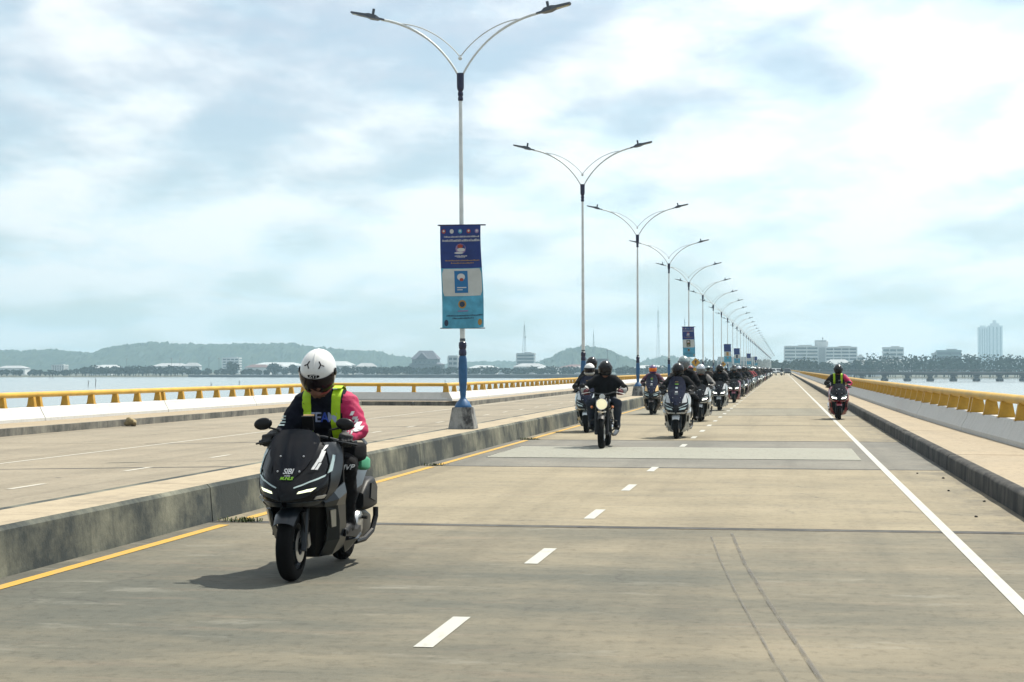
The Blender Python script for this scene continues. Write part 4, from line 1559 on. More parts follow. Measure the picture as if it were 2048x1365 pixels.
def helmet_meshes(kind):
    """kind: open / full; centre of the head at the origin, facing -y. returns dict of MBs"""
    rx, ry, rz = .135, .158, .148

    def pt(az, el, k=1.0, drop=0.0):
        a, e = R(az), R(el)
        sx = 1 + .03 * math.cos(2 * a)
        z = rz * math.sin(e)
        if el < 0:
            z *= 1.05
        bk = .012 if math.cos(a) < 0 else 0
        return (rx * k * sx * math.sin(a) * math.cos(e), -(ry + bk) * k * math.cos(a) * math.cos(e), z * k + drop)
    shell = MB()
    azs = np.linspace(-180, 180, 49)
    els = np.linspace(-52, 90, 30)
    rows = [[pt(a, e) for a in azs] for e in els]
    mi = {}
    A = MB()
    A.v = [p for r_ in rows for p in r_]
    nc = len(azs)
    top = 9 if kind == 'open' else 16
    bot = -60 if kind == 'open' else -24
    half = 66 if kind == 'open' else 80
    for i in range(len(els) - 1):
        for j in range(nc - 1):
            am, em = (azs[j] + azs[j + 1]) / 2, (els[i] + els[i + 1]) / 2
            lim = top - (abs(am) / half) ** 3 * 8
            if abs(am) < half and bot < em < lim:
                continue
            A.f.append((i * nc + j, i * nc + j + 1, (i + 1) * nc + j + 1, (i + 1) * nc + j))
            A.m.append(0)
    # inner skin so the shell has thickness
    o = len(A.v)
    A.v += [(x * .93, y * .93, z * .93) for x, y, z in A.v[:o]]
    A.f += [tuple(q + o for q in f[::-1]) for f in list(A.f)]
    A.m = [0] * len(A.f)
    d = {'shell': A}
    lo_ = -50 if kind == 'open' else -30
    g = []
    for e in np.linspace(lo_, top + 3, 12):
        w = half + 4 - (12 if e < -35 else 0)
        g.append([pt(a, e, 1.025 + (.05 * max(0, -e / 50) if kind == 'open' else 0)) for a in np.linspace(-w, w, 21)])
    d['visor'] = MB().sheet(g, .004)
    d['rim'] = MB().tube([pt(a, -52, .985) for a in np.linspace(-180, 180, 33)], .010, 6)
    pv = MB()
    for s in (1, -1):
        c = pt(84 * s, 4, 1.02)
        pv.ball(c, (.010, .028, .028), 10, 6)
    d['pivot'] = pv
    if kind == 'full':
        cb = []
        for e, k in ((-56, 1.0), (-46, 1.05), (-34, 1.06), (-26, 1.03)):
            cb.append([pt(a, e, k) for a in np.linspace(-70, 70, 15)])
        d['chin_bar'] = MB().sheet(cb, .02)
    d['crest'] = MB().tube([pt(0, e, 1.004) for e in (40, 60, 80)] + [pt(180, e, 1.004) for e in (80, 60)], [.004, .008, .009, .008, .004], 6)
    return d, pt


HM = {k: helmet_meshes(k) for k in ('open', 'full')}
HMESH = {}
for k, (d, pt) in HM.items():
    HMESH[k] = {q: m.mesh(q, [GLOSSB], 50) for q, m in d.items()}


def mat_slot(o, m):
    o.material_slots[0].link = 'OBJECT'
    o.material_slots[0].material = m


def add_helmet(person, kind, pos, rot, shell, visor, trim=None, scale=1.0):
    hs = link('helmet', HMESH[kind]['shell'], person, pos, rot)
    hs.scale = (scale,) * 3
    mat_slot(hs, shell)
    v = link('visor', HMESH[kind]['visor'], hs)
    mat_slot(v, visor)
    for q in HMESH[kind]:
        if q in ('shell', 'visor'):
            continue
        o = link(q, HMESH[kind][q], hs)
        mat_slot(o, shell if q in ('chin_bar',) else (trim or GLOSSB) if q != 'crest' else (trim or shell))
    return hs


CLOTH = {
    'black': P('cloth_black', (0.009, 0.009, 0.012), 0.9, spec=.15, var=.3, scale=10, bump=.25, bscale=60),
    'jersey': P('cloth_jersey', (0.008, 0.010, 0.022), 0.85, spec=.15, var=.25, scale=9, bump=.2, bscale=70),
    'pink': P('cloth_pink', (0.66, 0.002, 0.115), 0.75, var=.2, scale=7, bump=.2, bscale=60),
    'maroon': P('cloth_maroon', (0.10, 0.012, 0.05), 0.8, var=.3, scale=9, bump=.2),
    'brown': P('cloth_brown', (0.05, 0.032, 0.026), 0.85, var=.3, scale=9, bump=.2),
    'grey': P('cloth_grey', (0.28, 0.27, 0.26), 0.85, var=.25, scale=8, bump=.2),
    'white': P('cloth_white', (0.60, 0.62, 0.64), 0.85, var=.15, scale=8, bump=.2),
    'red': P('cloth_red', (0.35, 0.015, 0.03), 0.8, var=.25, scale=8, bump=.2),
    'denim': P('cloth_denim', (0.014, 0.024, 0.052), 0.85, var=.3, scale=8, bump=.2),
    'trouser': P('cloth_trouser', (0.008, 0.008, 0.010), 0.9, spec=.15, var=.3, scale=8, bump=.25, bscale=50),
}
SHOE = P('shoe_leather', (0.014, 0.014, 0.016), 0.6, spec=.2, bump=.1)
SKIN = P('skin', (0.28, 0.13, 0.085), 0.55, var=.12, scale=20)
GLOVE = P('glove_black', (0.014, 0.014, 0.016), 0.7, bump=.2, scale=30)
GLOVE_W = P('glove_white', (0.5, 0.5, 0.5), 0.7, bump=.2, scale=30)
GLOVE_R = P('glove_red', (0.16, 0.01, 0.025), 0.7, bump=.2, scale=30)
HIVIS = P('hi_vis', (0.62, 1.0, 0.008), 0.65, var=.08, scale=8, bump=.1, bscale=40, emit=0.0)
BLUEC = P('collar_blue', (0.015, 0.08, 0.50), 0.7)
INKB = P('print_blue', (0.03, 0.10, 0.62), 0.7)
INKL = P('print_lilac', (0.45, 0.52, 0.75), 0.7)
HELM = {
    'white': P('helmet_white', (1.0, 1.0, 0.98), 0.3, coat=.6),
    'black': P('helmet_black', (0.008, 0.008, 0.010), 0.2, spec=.35, coat=.15),
    'silver': P('helmet_silver', (0.33, 0.42, 0.42), 0.22, .4, coat=.7),
    'chrome': P('helmet_chrome', (0.45, 0.46, 0.48), 0.15, .85, coat=.6),
    'purple': P('helmet_purple', (0.13, 0.05, 0.22), 0.25, coat=.6),
    'red': P('helmet_red', (0.30, 0.02, 0.02), 0.25, coat=.6),
    'grey': P('helmet_grey', (0.10, 0.11, 0.12), 0.2, coat=.6),
    'teal': P('helmet_teal', (0.04, 0.13, 0.16), 0.2, coat=.6),
}


def glove_mesh(s, grip0, grip1, name='glove'):
    """hand closed round a bar from grip0 to grip1 (outer end); five fingers"""
    g0, g1 = Vector(grip0), Vector(grip1)
    ax = (g1 - g0).normalized()
    c = (g0 + g1) / 2
    back = (Vector((0, 1, .55)) - ax * ax.dot(Vector((0, 1, .55)))).normalized()     # towards the rider
    up = ax.cross(back)
    if up.z < 0:
        up = -up

    def pos(t, ang, r_):
        a = R(ang)
        return c + ax * t + (back * math.cos(a) + up * math.sin(a)) * r_
    pr = []
    pr.append((tuple(pos(-.03, 28, .050)), tuple(pos(.032, 28, .046)), .024, .021, 0))
    pr.append((tuple(pos(-.028, 75, .046)), tuple(pos(.034, 75, .042)), .018, .016, 0))
    pr.append((tuple(pos(0, 10, .062)), tuple(pos(.002, 2, .105)), .032, .034, 0))
    for t, ln, rr_ in ((-.034, 1.0, .0105), (-.011, 1.08, .0108), (.012, 1.0, .0103), (.034, .82, .0092)):
        a0 = 80
        pts = [pos(t, a0, .044), pos(t, a0 + 62 * ln, .036), pos(t, a0 + 118 * ln, .032), pos(t, a0 + 165 * ln, .030)]
        for q0, q1 in zip(pts, pts[1:]):
            pr.append((tuple(q0), tuple(q1), rr_, rr_ * .93, 0))
    th = [pos(-.040, 5, .050), pos(-.052, -40, .040), pos(-.046, -95, .033), pos(-.034, -135, .031)]
    for q0, q1, ra in zip(th, th[1:], (.0145, .0125, .011)):
        pr.append((tuple(q0), tuple(q1), ra, ra * .9, 0))
    bd = Body(pr, .004)
    V, Fc = surface_nets(bd, np.array([p[0] for p in pr]).min(0) - .06, np.array([p[1] for p in pr]).max(0) + .06, .0052)
    me = bpy.data.meshes.new(name)
    me.from_pydata([tuple(v) for v in V], [], [tuple(f) for f in Fc])
    me.materials.append(GLOVE)
    me.polygons.foreach_set('use_smooth', [True] * len(me.polygons))
    me.update()
    return me


GL_S = {s: glove_mesh(s, (.25 * s, .39, .998), (.345 * s, .426, .987)) for s in (1, -1)}
GL_C = {s: glove_mesh(s, (.285 * s, .424, 1.073), (.385 * s, .454, 1.062)) for s in (1, -1)}

SLOTS6 = [CLOTH['black'], CLOTH['black'], CLOTH['black'], CLOTH['trouser'], SHOE, SKIN]
BODY = {}
BODY['hero'] = Body(rider_prims(hip=(.02, 1.0, .86), chest=(.045, .80, 1.165), neck=(.04, .705, 1.355), head=(.02, .635, 1.47), sh=(.75, 1.30), sh_w=.18,
                                elbows=((.325, .70, 1.07), (-.255, .70, 1.06)), hands=((.298, .455, 1.02), (-.298, .455, 1.02)),
                                knees=((.265, .545, .80), (-.24, .545, .80)), ankles=((.235, .68, .385), (-.22, .68, .385)), toes=((.26, .50, .315), (-.235, .50, .315))), .016, .0042)
BODY['scoot'] = Body(rider_prims(hands=((.298, .455, 1.02), (-.298, .455, 1.02))), .018, .002)
BODY['upright'] = Body(rider_prims(chest=(0, .86, 1.20), neck=(0, .82, 1.40), head=(0, .79, 1.53), sh=(.84, 1.33), elbows=((.35, .70, 1.08), (-.35, .70, 1.08)), hands=((.298, .455, 1.02), (-.298, .455, 1.02)), bulk=1.06), .018, .002)
BODY['classic'] = Body(rider_prims(hip=(0, .95, .89), chest=(.02, .80, 1.23), neck=(.02, .735, 1.41), head=(.02, .69, 1.53), sh=(.77, 1.345), elbows=((.40, .66, 1.15), (-.40, .66, 1.15)), hands=((.335, .49, 1.09), (-.335, .49, 1.09)),
                                   knees=((.27, .56, .86), (-.27, .56, .86)), ankles=((.245, .80, .45), (-.245, .80, .45)), toes=((.275, .63, .375), (-.275, .63, .375)), bulk=1.06), .018, .002)
BODY['pillion'] = Body(rider_prims(hip=(0, 1.36, .97), chest=(0, 1.25, 1.33), neck=(0, 1.20, 1.53), head=(0, 1.16, 1.66), sh=(1.22, 1.455), elbows=((.32, 1.12, 1.22), (-.32, 1.12, 1.22)), hands=((.20, 1.0, 1.05), (-.20, 1.0, 1.05)),
                                   knees=((.27, 1.0, .86), (-.27, 1.0, .86)), ankles=((.27, 1.12, .48), (-.27, 1.12, .48)), toes=((.29, .96, .41), (-.29, .96, .41))), .018, .002)
BMESH = {k: b.mesh('person', .0125 if k == 'hero' else .021, SLOTS6) for k, b in BODY.items()}
HEADPOS = {'hero': (.02, .635, 1.525), 'scoot': (0, .66, 1.53), 'upright': (0, .79, 1.56), 'classic': (.02, .69, 1.56), 'pillion': (0, 1.16, 1.69)}


def person(pose, loc, label, torso='black', sleeves=None, trousers='trouser', helmet='black', hkind='full', visor=None, gloves=None, group=None, hrot=(0, 0, 0), trim=None, rot=(0, 0, 0), fingers=True):
    o = link('person', BMESH[pose], None, loc, rot)
    sl = sleeves or (torso, torso)
    for i, c in enumerate((torso, sl[0], sl[1], trousers)):
        o.material_slots[i].link = 'OBJECT'
        o.material_slots[i].material = CLOTH[c]
    add_helmet(o, hkind, HEADPOS[pose], hrot, HELM[helmet], visor or VISOR, trim)
    if fingers and pose != 'pillion':
        for s in (1, -1):
            gm = link('glove', (GL_C if pose == 'classic' else GL_S)[s], o)
            if gloves:
                mat_slot(gm, gloves)
    tag(o, label, 'person', group)
    return o


def strap(body, xs, z0, z1, w, parent, mat, y0=.2, y1=1.2, n=22, only=(0,), curve=None):
    g = []
    for i in range(n + 1):
        z = z0 + (z1 - z0) * i / n
        xc = xs if curve is None else curve(z)
        row = []
        for u in (-1, -.33, .33, 1):
            x = xc + u * w / 2
            y = body.front(x, z, y0, y1, only, .012)
            row.append((x, y if y is not None else (row[-1][1] if row else y1), z))
        g.append(row)
    return put('safety_strap', MB().sheet(g, .003), mat, parent)


def on_body(body, mb, x0, z0, only, off=.012, y0=.2, y1=1.3):
    res = []
    last = None
    for x, y, _ in mb.v:
        yy_ = body.front(x + x0, y + z0, y0, y1, only, off)
        if yy_ is None:
            yy_ = last if last is not None else .7
        last = yy_
        res.append((x + x0, yy_, y + z0))
    mb.v = res
    return mb


KIND = {'hero': Kind(scooter_parts(hero=True)), 'scooter': Kind(scooter_parts()), 'tourer': Kind(scooter_parts(tall=True, lit=False)), 'classic': Kind(classic_parts())}

# ---- the leader
HX, HY = -3.52, 11.95
hb = KIND['hero'].make('scooter', (HX, HY, 0), PAINT['graphite'])
tag(hb, 'glossy graphite-black maxi scooter leading the convoy, nearest the camera', 'scooter', 'convoy motorcycles')
hp = person('hero', (HX, HY, 0), 'rider of the nearest scooter in white open-face helmet, hi-vis straps and one pink sleeve', 'jersey', ('pink', 'jersey'), 'trouser', 'white', 'open', VISOR, None, 'convoy riders', (R(33), R(2), R(3)))
B = BODY['hero']
strap(B, .145, 1.385, .97, .070, hp, HIVIS, only=(0,), curve=lambda z: .150 + .02 * (z - 1.2))
strap(B, -.075, 1.375, .97, .070, hp, HIVIS, only=(0,), curve=lambda z: -.072 - .05 * (z - 1.1))
put('safety_strap', MB().sheet([[(x, y, z) for x in (.115, .185)] for y, z in ((.70, 1.388), (.76, 1.408), (.84, 1.39), (.90, 1.33), (.94, 1.2), (.97, 1.05))], .003), HIVIS, hp)
put('safety_strap', MB().sheet([[(x, y, z) for x in (-.11, -.04)] for y, z in ((.70, 1.388), (.76, 1.408), (.84, 1.39), (.90, 1.33), (.94, 1.2), (.97, 1.05))], .003), HIVIS, hp)
for ch, x, mt in (('T', -.055, INKL), ('E', .0, INKL), ('A', .052, INKB), ('M', .112, INKL)):
    put('lettering', on_body(B, text_mb(ch, .105), x + .01, 1.165, (0,)), mt, hp, smooth=None)
put('collar', MB().tube([(.04 + .075 * math.sin(a), .695 - .065 * math.cos(a) + .03, 1.345 - .018 * math.cos(a)) for a in np.linspace(-2.6, 2.6, 16)], .012, 6), BLUEC, hp)
# print on the pink sleeve: letters and dashes seen on its outer front
sl = MB()
rr_ = random.Random(3)
A0, A1 = Vector((.255, .70, 1.21)), Vector((.325, .66, 1.10))
for q, (t, w, h) in enumerate(((.0, .018, .022), (.32, .026, .016), (.5, .016, .02), (.75, .026, .026), (.98, .032, .020))):
    p = A0.lerp(A1, t)
    x0, z0 = p.x + .028, p.z - .01
    for zz_ in (z0,):
        g = []
        ok = True
        for dz in (-h, h):
            row = []
            for dx in (-w, -w * .3, w * .3, w):
                y = B.front(x0 + dx * .7 + dz * .25, zz_ + dz * .7, .2, 1.2, (1,), .008)
                if y is None:
                    ok = False
                    break
                row.append((x0 + dx * .7 + dz * .25, y, zz_ + dz * .7))
            if not ok:
                break
            g.append(row)
        if ok:
            put('sleeve_print', MB().sheet(g, .002), SIGNW, hp)
for ch, x, z in (('W', .315, 1.065), ('O', .350, 1.085), ('N', .285, 1.05)):
    put('sleeve_print', on_body(B, text_mb(ch, .050, .3), x, z, (1,), .008), SIGNW, hp, smooth=None)
for q in range(4):
    g = []
    for dz in (-.005, .005):
        z = 1.175 - q * .022 + dz
        row = [(x, B.front(x, z, .2, 1.2, (2,), .008) or .6, z) for x in (-.285, -.27, -.255, -.24)]
        g.append(row)
    put('sleeve_print', MB().sheet(g, .002), LEDS, hp)
put('thigh_print', on_body(B, text_mb('MVP', .055, .3), .285, .80, (3,), .008), SIGNW, hp, smooth=None)
put('chin_strap', MB().tube([(.135, .66, 1.41), (.10, .60, 1.36), (.045, .565, 1.345), (-.05, .57, 1.37)], .006, 6), INKR, hp)
# helmet badge, vents
hel = [c for c in hp.children if c.name.startswith('helmet')][0]
hel.scale = (1.04, 1.08, 1.10)
pt = HM['open'][1]
bd = MB()
ring = [pt(20 * math.cos(a), 18.5 + 5.5 * math.sin(a), 1.014) for a in np.linspace(0, 2 * math.pi, 20)[:-1]]
bd.add([pt(0, 18.5, 1.018)] + ring, [(0, 1 + (i + 1) % 19, 1 + i) for i in range(19)])
put('badge', bd, GLOSSB, hel)
tm = text_mb('KYT', .031, .1)
tm.v = [pt(x / .135 / math.cos(R(18.5)) * 57.3, 18.5 + y / .148 * 57.3, 1.022) for x, y, _ in tm.v]
put('lettering', tm, SIGNW, hel, smooth=None)
for s in (1, -1):
    put('air_vent', MB().tube([pt(20 * s, 38, 1.01), pt(31 * s, 47, 1.01), pt(44 * s, 40, 1.01)], .005, 5).tube([pt(31 * s, 47, 1.01), pt(28 * s, 57, 1.01)], .005, 5), GLOSSB, hel)
put('waist_bag', MB().loft([rrect(.24, .90, .05, .05, .70, .5), rrect(.26, .90, .075, .075, .80, .5), rrect(.26, .90, .07, .07, .92, .5)]), CLOTH['black'], hp)
bag = put('bag', MB().loft([rrect(.25, .80, .025, .03, .98, .5), rrect(.265, .80, .042, .055, 1.06, .5), rrect(.25, .79, .04, .045, 1.2, .5)]), P('bag_mint', (.10, .50, .28), .7))
bag.location = (HX, HY, 0)
tag(bag, 'mint-green pouch tucked behind the leading rider on the scooter seat', 'bag')

# ---- the next motorcycles, one by one
def place(kind, x, y, paint, label, accent=None, lod=False, yaw=0.0):
    o = KIND[kind].make('motorcycle' if kind == 'classic' else 'scooter', (x, y, 0), PAINT[paint], accent, lod, (0, 0, yaw))
    tag(o, label, 'motorcycle' if kind == 'classic' else 'scooter', 'convoy motorcycles')
    return (x, y, 0)


G = 'convoy riders'
p = place('classic', -3.44, 32.6, 'black', 'black retro motorcycle with a lit round headlight beside the kerb', yaw=.03)
cr = person('classic', p, 'rider of the retro motorcycle in black jacket, jeans and glossy black helmet', 'black', None, 'denim', 'black', 'full', VISOR, GLOVE_R, G, (R(6), 0, 0), rot=(0, 0, .03))
for s in (1, -1):
    gc = MB().lathe([(0, .055), (.02, .072), (.11, .085), (.12, .06)], (0, 0, 0), 'y', 12)
    q = put('sleeve_cuff', gc, GLOVE_W, cr, (.345 * s, .515, 1.10), (R(15), 0, R(-18 * s)))
p = place('tourer', -4.66, 40.7, 'silver', 'silver scooter half hidden behind the retro motorcycle', PAINT['silver'])
person('scoot', p, 'rider in white full-face helmet behind the retro motorcycle', 'black', None, 'trouser', 'white', 'full', VISOR, None, G, (R(8), 0, 0))
person('pillion', p, 'passenger in black helmet behind the white-helmeted rider', 'black', None, 'trouser', 'black', 'full', VISOR, None, G, (R(8), 0, 0), fingers=False)
p = place('tourer', -2.31, 37.5, 'white', 'white maxi scooter with tall blue-tinted stickered windscreen', PAINT['white'])
person('scoot', p, 'rider in matt black helmet behind the tall stickered windscreen', 'black', None, 'trouser', 'black', 'full', VISOR, None, G, (R(8), 0, 0))
person('pillion', (p[0] + .10, p[1], 0), 'passenger in silver-green helmet riding behind the tall windscreen', 'black', None, 'trouser', 'silver', 'open', VISOR_C, None, G, (R(4), 0, R(8)), fingers=False)
p = place('scooter', -2.37, 49.6, 'white', 'white maxi scooter with lit LEDs, second in the file beside the dashed line', PAINT['white'])
person('scoot', p, 'rider in chrome helmet with pale grey sleeves on the second white scooter', 'black', ('grey', 'grey'), 'trouser', 'chrome', 'open', VISOR_C, None, G, (R(6), 0, 0))
p = place('scooter', -2.30, 62.7, 'white', 'white maxi scooter with lit LEDs, third in the file beside the dashed line', PAINT['white'])
person('upright', p, 'broad rider all in black on the third white scooter', 'black', None, 'trouser', 'black', 'full', VISOR, None, G, (R(5), 0, 0))
p = place('tourer', -4.33, 56.9, 'bronze', 'dark bronze motorcycle with gold trim near the kerb', GOLDM)
person('scoot', p, 'rider with bright orange visor and purple helmet in maroon jacket', 'maroon', None, 'trouser', 'purple', 'full', VISOR_O, None, G, (R(6), 0, 0))
p = place('tourer', -3.98, 64.0, 'black', 'black scooter behind and right of the gold-trimmed one')
person('upright', p, 'rider in teal-grey helmet and brown jacket behind the orange-visored rider', 'brown', None, 'trouser', 'grey', 'open', VISOR_C, None, G, (R(5), 0, 0))
p = place('scooter', 1.68, 52.2, 'red', 'red maxi scooter riding alone on the right edge line', yaw=.01)
rr2 = person('scoot', p, 'rider with hi-vis straps and one pink sleeve on the red scooter', 'black', ('pink', 'black'), 'trouser', 'black', 'open', VISOR, None, G, (R(10), 0, 0))
strap(BODY['scoot'], .10, 1.40, 1.08, .06, rr2, HIVIS)
strap(BODY['scoot'], -.12, 1.40, 1.08, .06, rr2, HIVIS)

# the two files stretching back along the bridge
right_file = [  # y, paint, torso, helmet, trousers
    (77.6, 'pink', 'black', 'black', 'denim'), (86.0, 'black', 'black', 'chrome', 'trouser'), (94.3, 'purple', 'black', 'grey', 'denim'), (102.0, 'black', 'black', 'black', 'trouser'),
    (110.0, 'black', 'red', 'teal', 'denim'), (119.0, 'silver', 'red', 'silver', 'denim'), (128.0, 'black', 'black', 'white', 'denim'), (136.0, 'purple', 'black', 'white', 'trouser'), (147.0, 'black', 'brown', 'black', 'trouser'),
    (158.0, 'silver', 'black', 'white', 'trouser'), (170.0, 'white', 'black', 'black', 'trouser'), (184.0, 'black', 'black', 'grey', 'trouser'), (200.0, 'red', 'black', 'black', 'trouser'),
    (218.0, 'black', 'black', 'white', 'trouser'), (238.0, 'white', 'black', 'black', 'trouser'), (258.0, 'white', 'black', 'grey', 'trouser'), (279.0, 'black', 'black', 'white', 'trouser'), (305.0, 'white', 'black', 'black', 'trouser'), (330.0, 'black', 'black', 'black', 'trouser')]
left_file = [
    (73.0, 'silver', 'white', 'white', 'trouser'), (81.0, 'black', 'maroon', 'red', 'trouser'), (90.0, 'blue', 'black', 'black', 'trouser'), (98.0, 'black', 'brown', 'silver', 'trouser'),
    (106.0, 'black', 'black', 'black', 'denim'), (115.0, 'white', 'black', 'grey', 'trouser'), (124.0, 'black', 'grey', 'white', 'trouser'), (134.0, 'red', 'black', 'teal', 'trouser'), (144.0, 'black', 'black', 'black', 'trouser'),
    (156.0, 'black', 'red', 'black', 'trouser'), (169.0, 'white', 'black', 'white', 'trouser'), (183.0, 'black', 'black', 'black', 'trouser'), (199.0, 'black', 'black', 'silver', 'trouser'), (216.0, 'black', 'black', 'white', 'trouser'),
    (236.0, 'white', 'black', 'black', 'trouser'), (258.0, 'black', 'black', 'grey', 'trouser'), (282.0, 'black', 'black', 'black', 'trouser'), (310.0, 'white', 'black', 'white', 'trouser')]
cn = {'pink': 'dusty-pink', 'black': 'black', 'purple': 'dark purple', 'silver': 'silver', 'white': 'white', 'red': 'dark red', 'blue': 'navy blue', 'teal': 'teal', 'grey': 'grey', 'chrome': 'chrome', 'brown': 'brown', 'maroon': 'maroon'}
rq = random.Random(11)
for nm, fl, X0, first in (('dashed line', right_file, -2.18, 4), ('kerb', left_file, -4.25, 4)):
    for i, (y, pa, to, he, tr) in enumerate(fl):
        x = X0 + rq.uniform(-.14, .14) * (1 if nm == 'kerb' else .35)
        far = y > 135
        n = first + i
        if y < 205:
            lb = f'{cn[pa]} scooter, {ORD[n]} from the front in the file beside the {nm}'
            lr = f'rider in {cn[he]} helmet and {cn[to]} top, {ORD[n]} in the file beside the {nm}'
        else:
            lb = f'far convoy scooter seen small in the file beside the {nm}'
            lr = f'far convoy rider seen small in the file beside the {nm}'
        kd = 'scooter' if (i * 7 + len(nm)) % 3 else 'tourer'
        p = place(kd, x, y, pa, lb, PAINT[pa] if pa in ('white', 'silver') else None, far)
        person(('scoot', 'upright')[(i + len(nm)) % 2], p, lr, to, None, tr, he, ('full', 'open')[i % 3 == 1], VISOR if i % 4 else VISOR_C, None, G, (R(5), 0, 0), fingers=not far)
p = place('scooter', -.22, 378.0, 'black', 'lone distant scooter in the middle of the right lane', lod=True)
person('upright', p, 'lone distant rider in dark clothes far ahead in the right lane', 'black', None, 'trouser', 'black', 'full', VISOR, None, G, (R(5), 0, 0), fingers=False)

# ================================================================== cars, signs, litter
CARGLASS = P('car_glass', (0.02, 0.025, 0.03), 0.08, coat=.5)


def car_parts():
    """small SUV facing -y; 4.5 m long"""
    body = MB()
    prof = [(-2.2, .45), (-2.25, .62), (-2.18, .86), (-1.1, 1.02), (-.45, 1.56), (.2, 1.62), (1.6, 1.58), (2.1, 1.05), (2.2, .9), (2.2, .45)]
    secs = []
    for x, k in ((-.90, .0), (-.86, 1.0)):
        pass
    L_ = []
    for x, ins in ((-.88, .10), (-.80, 0.0), (.80, 0.0), (.88, .10)):
        row = []
        for y, z in prof:
            zt = z - (.04 if ins else 0)
            xx = x * (1 if z < 1.05 else .82)
            row.append((xx, y * (1 - ins * .12), zt))
        L_.append(row)
    body.loft(L_)
    glass = MB()
    glass.sheet([[(-.66, -1.06, 1.04), (.66, -1.06, 1.04)], [(-.56, -.50, 1.50), (.56, -.50, 1.50)]], .02).shift((0, -.03, .02))
    for s in (1, -1):
        glass.sheet([[(.74 * s, -.75, 1.10), (.74 * s, 1.75, 1.10)], [(.70 * s, -.38, 1.48), (.70 * s, 1.5, 1.48)]], .02).shift((.035 * s, 0, 0))
    wheels = []
    for s in (1, -1):
        for y in (-1.38, 1.38):
            wheels.append((MB().lathe([(-.1, .2), (-.1, .32), (-.08, .34), (.08, .34), (.1, .32), (.1, .2)], (.78 * s, y, .34), 'x', 20), MB().lathe([(-.102, 0), (-.102, .2), (.102, .2), (.102, 0)], (.78 * s, y, .34), 'x', 14)))
    lights = [MB().box((.66 * s, -2.19, .78), (.32, .06, .12)) for s in (1, -1)]
    grille = MB().box((0, -2.235, .66), (.8, .04, .2))
    return body, glass, wheels, lights, grille


cb, cg, cw, cl_, cgr = car_parts()
CARM = {'body': cb.mesh('body', [PAINT['white']], 25), 'glass': cg.mesh('window', [CARGLASS], 30), 'grille': cgr.mesh('grille', [BLACKP], None),
        'tyre': [w[0].mesh('wheel', [TYRE], 40) for w in cw], 'rim': [w[1].mesh('rim', [STEEL], 40) for w in cw], 'light': [q.mesh('headlight', [LEDS], None) for q in cl_]}


def car(loc, paint, label, rz=0, scale=(1, 1, 1), group=None):
    o = empty('car', loc, (0, 0, rz))
    o.scale = scale
    b = link('body', CARM['body'], o)
    mat_slot(b, paint)
    link('window', CARM['glass'], o)
    link('grille', CARM['grille'], o)
    for i in range(4):
        w = link('wheel', CARM['tyre'][i], o)
        link('rim', CARM['rim'][i], w)
    for q in CARM['light']:
        link('headlight', q, o)
    return tag(o, label, 'car', group)


car((-8.55, 155, opp_z(-8.5)), PAINT['graphite'], 'dark SUV on the opposite carriageway, seen past the fifth lamp pole', 0, (1, 1, 1.02))
car((-2.2, 395, 0), PAINT['white'], 'white car at the tail of the convoy', 0)
car((-1.1, 440, 0), PAINT['white'], 'farther white car right behind the convoy tail car', 0)
car((1.15, 410, 0), PAINT['graphite'], 'dark car far down the right lane near the parapet', 0)

SIGN_Y = P('sign_yellow', (0.70, 0.38, 0.02), 0.5)
for i, (y, lb) in enumerate(((121.5, 'yellow diamond warning sign on the median behind the fifth lamp'), (178.0, 'farther yellow diamond sign half hidden by convoy helmets'))):
    o = empty('road_sign', (-6.1, y, MED_Z))
    put('pole', MB().tube([(0, 0, 0), (0, 0, 1.85)], .035, 8), POLE_W, o)
    d_ = MB()
    ring = [(.32 * math.sin(a), 0, .32 * math.cos(a)) for a in (0, math.pi / 2, math.pi, 3 * math.pi / 2)]
    d_.add([(x, -.06, z + 1.62) for x, _, z in ring] + [(x, -.045, z + 1.62) for x, _, z in ring], [(0, 1, 2, 3), (7, 6, 5, 4), (0, 4, 5, 1), (1, 5, 6, 2), (2, 6, 7, 3), (3, 7, 4, 0)])
    put('plate', d_, SIGN_Y, o, smooth=None)
    put('symbol', MB().box((0, -.066, 1.64), (.07, .006, .26)).box((0, -.066, 1.70), (.2, .0055, .05)), INKD, o, smooth=None)
    put('supplementary_plate', MB().box((0, -.05, 1.12), (.44, .014, .22)), SIGN_Y, o, smooth=None)
    tag(o, lb, 'road sign', 'yellow signs on the median')


def rock_mb(r, seed, squash=.75, n=14):
    q = random.Random(seed)
    ph = [(q.uniform(1, 4), q.uniform(1, 4), q.uniform(1, 4), q.uniform(0, 6)) for _ in range(6)]
    m = MB().ball((0, 0, 0), 1.0, n, n // 2 + 2)
    out = []
    for x, y, z in m.v:
        k = 1 + sum(.07 * math.sin(a * x + b * y + c * z + d) for a, b, c, d in ph)
        out.append((x * r * k, y * r * k * .9, z * r * k * squash))
    m.v = out
    return m


STONE = P('stone_tan', (0.46, 0.36, 0.19), 0.9, var=.35, scale=9, bump=.6)
rk = put('rock', rock_mb(.185, 2), STONE, None, (-18.95, 47.7, opp_z(-20) + .125), smooth=60)
tag(rk, 'tan rock-like lump lying in the lay-by beside the far-left kerb', 'rock')
PEB = P('pebble', (0.05, 0.045, 0.04), 0.9)
for i, (x, y, r_) in enumerate(((2.22, 24.5, .035), (2.06, 22.0, .03), (2.30, 20.3, .03), (1.98, 18.2, .03), (2.25, 16.0, .045), (2.35, 15.7, .035), (1.95, 25.6, .025))):
    tag(put('pebble', rock_mb(r_ * .6, 20 + i, .6, 8), PEB, None, (x, y, r_ * .3), smooth=60), 'dark pebble lying on the road beside the mouldy right kerb', 'pebble', 'pebbles by the right kerb')

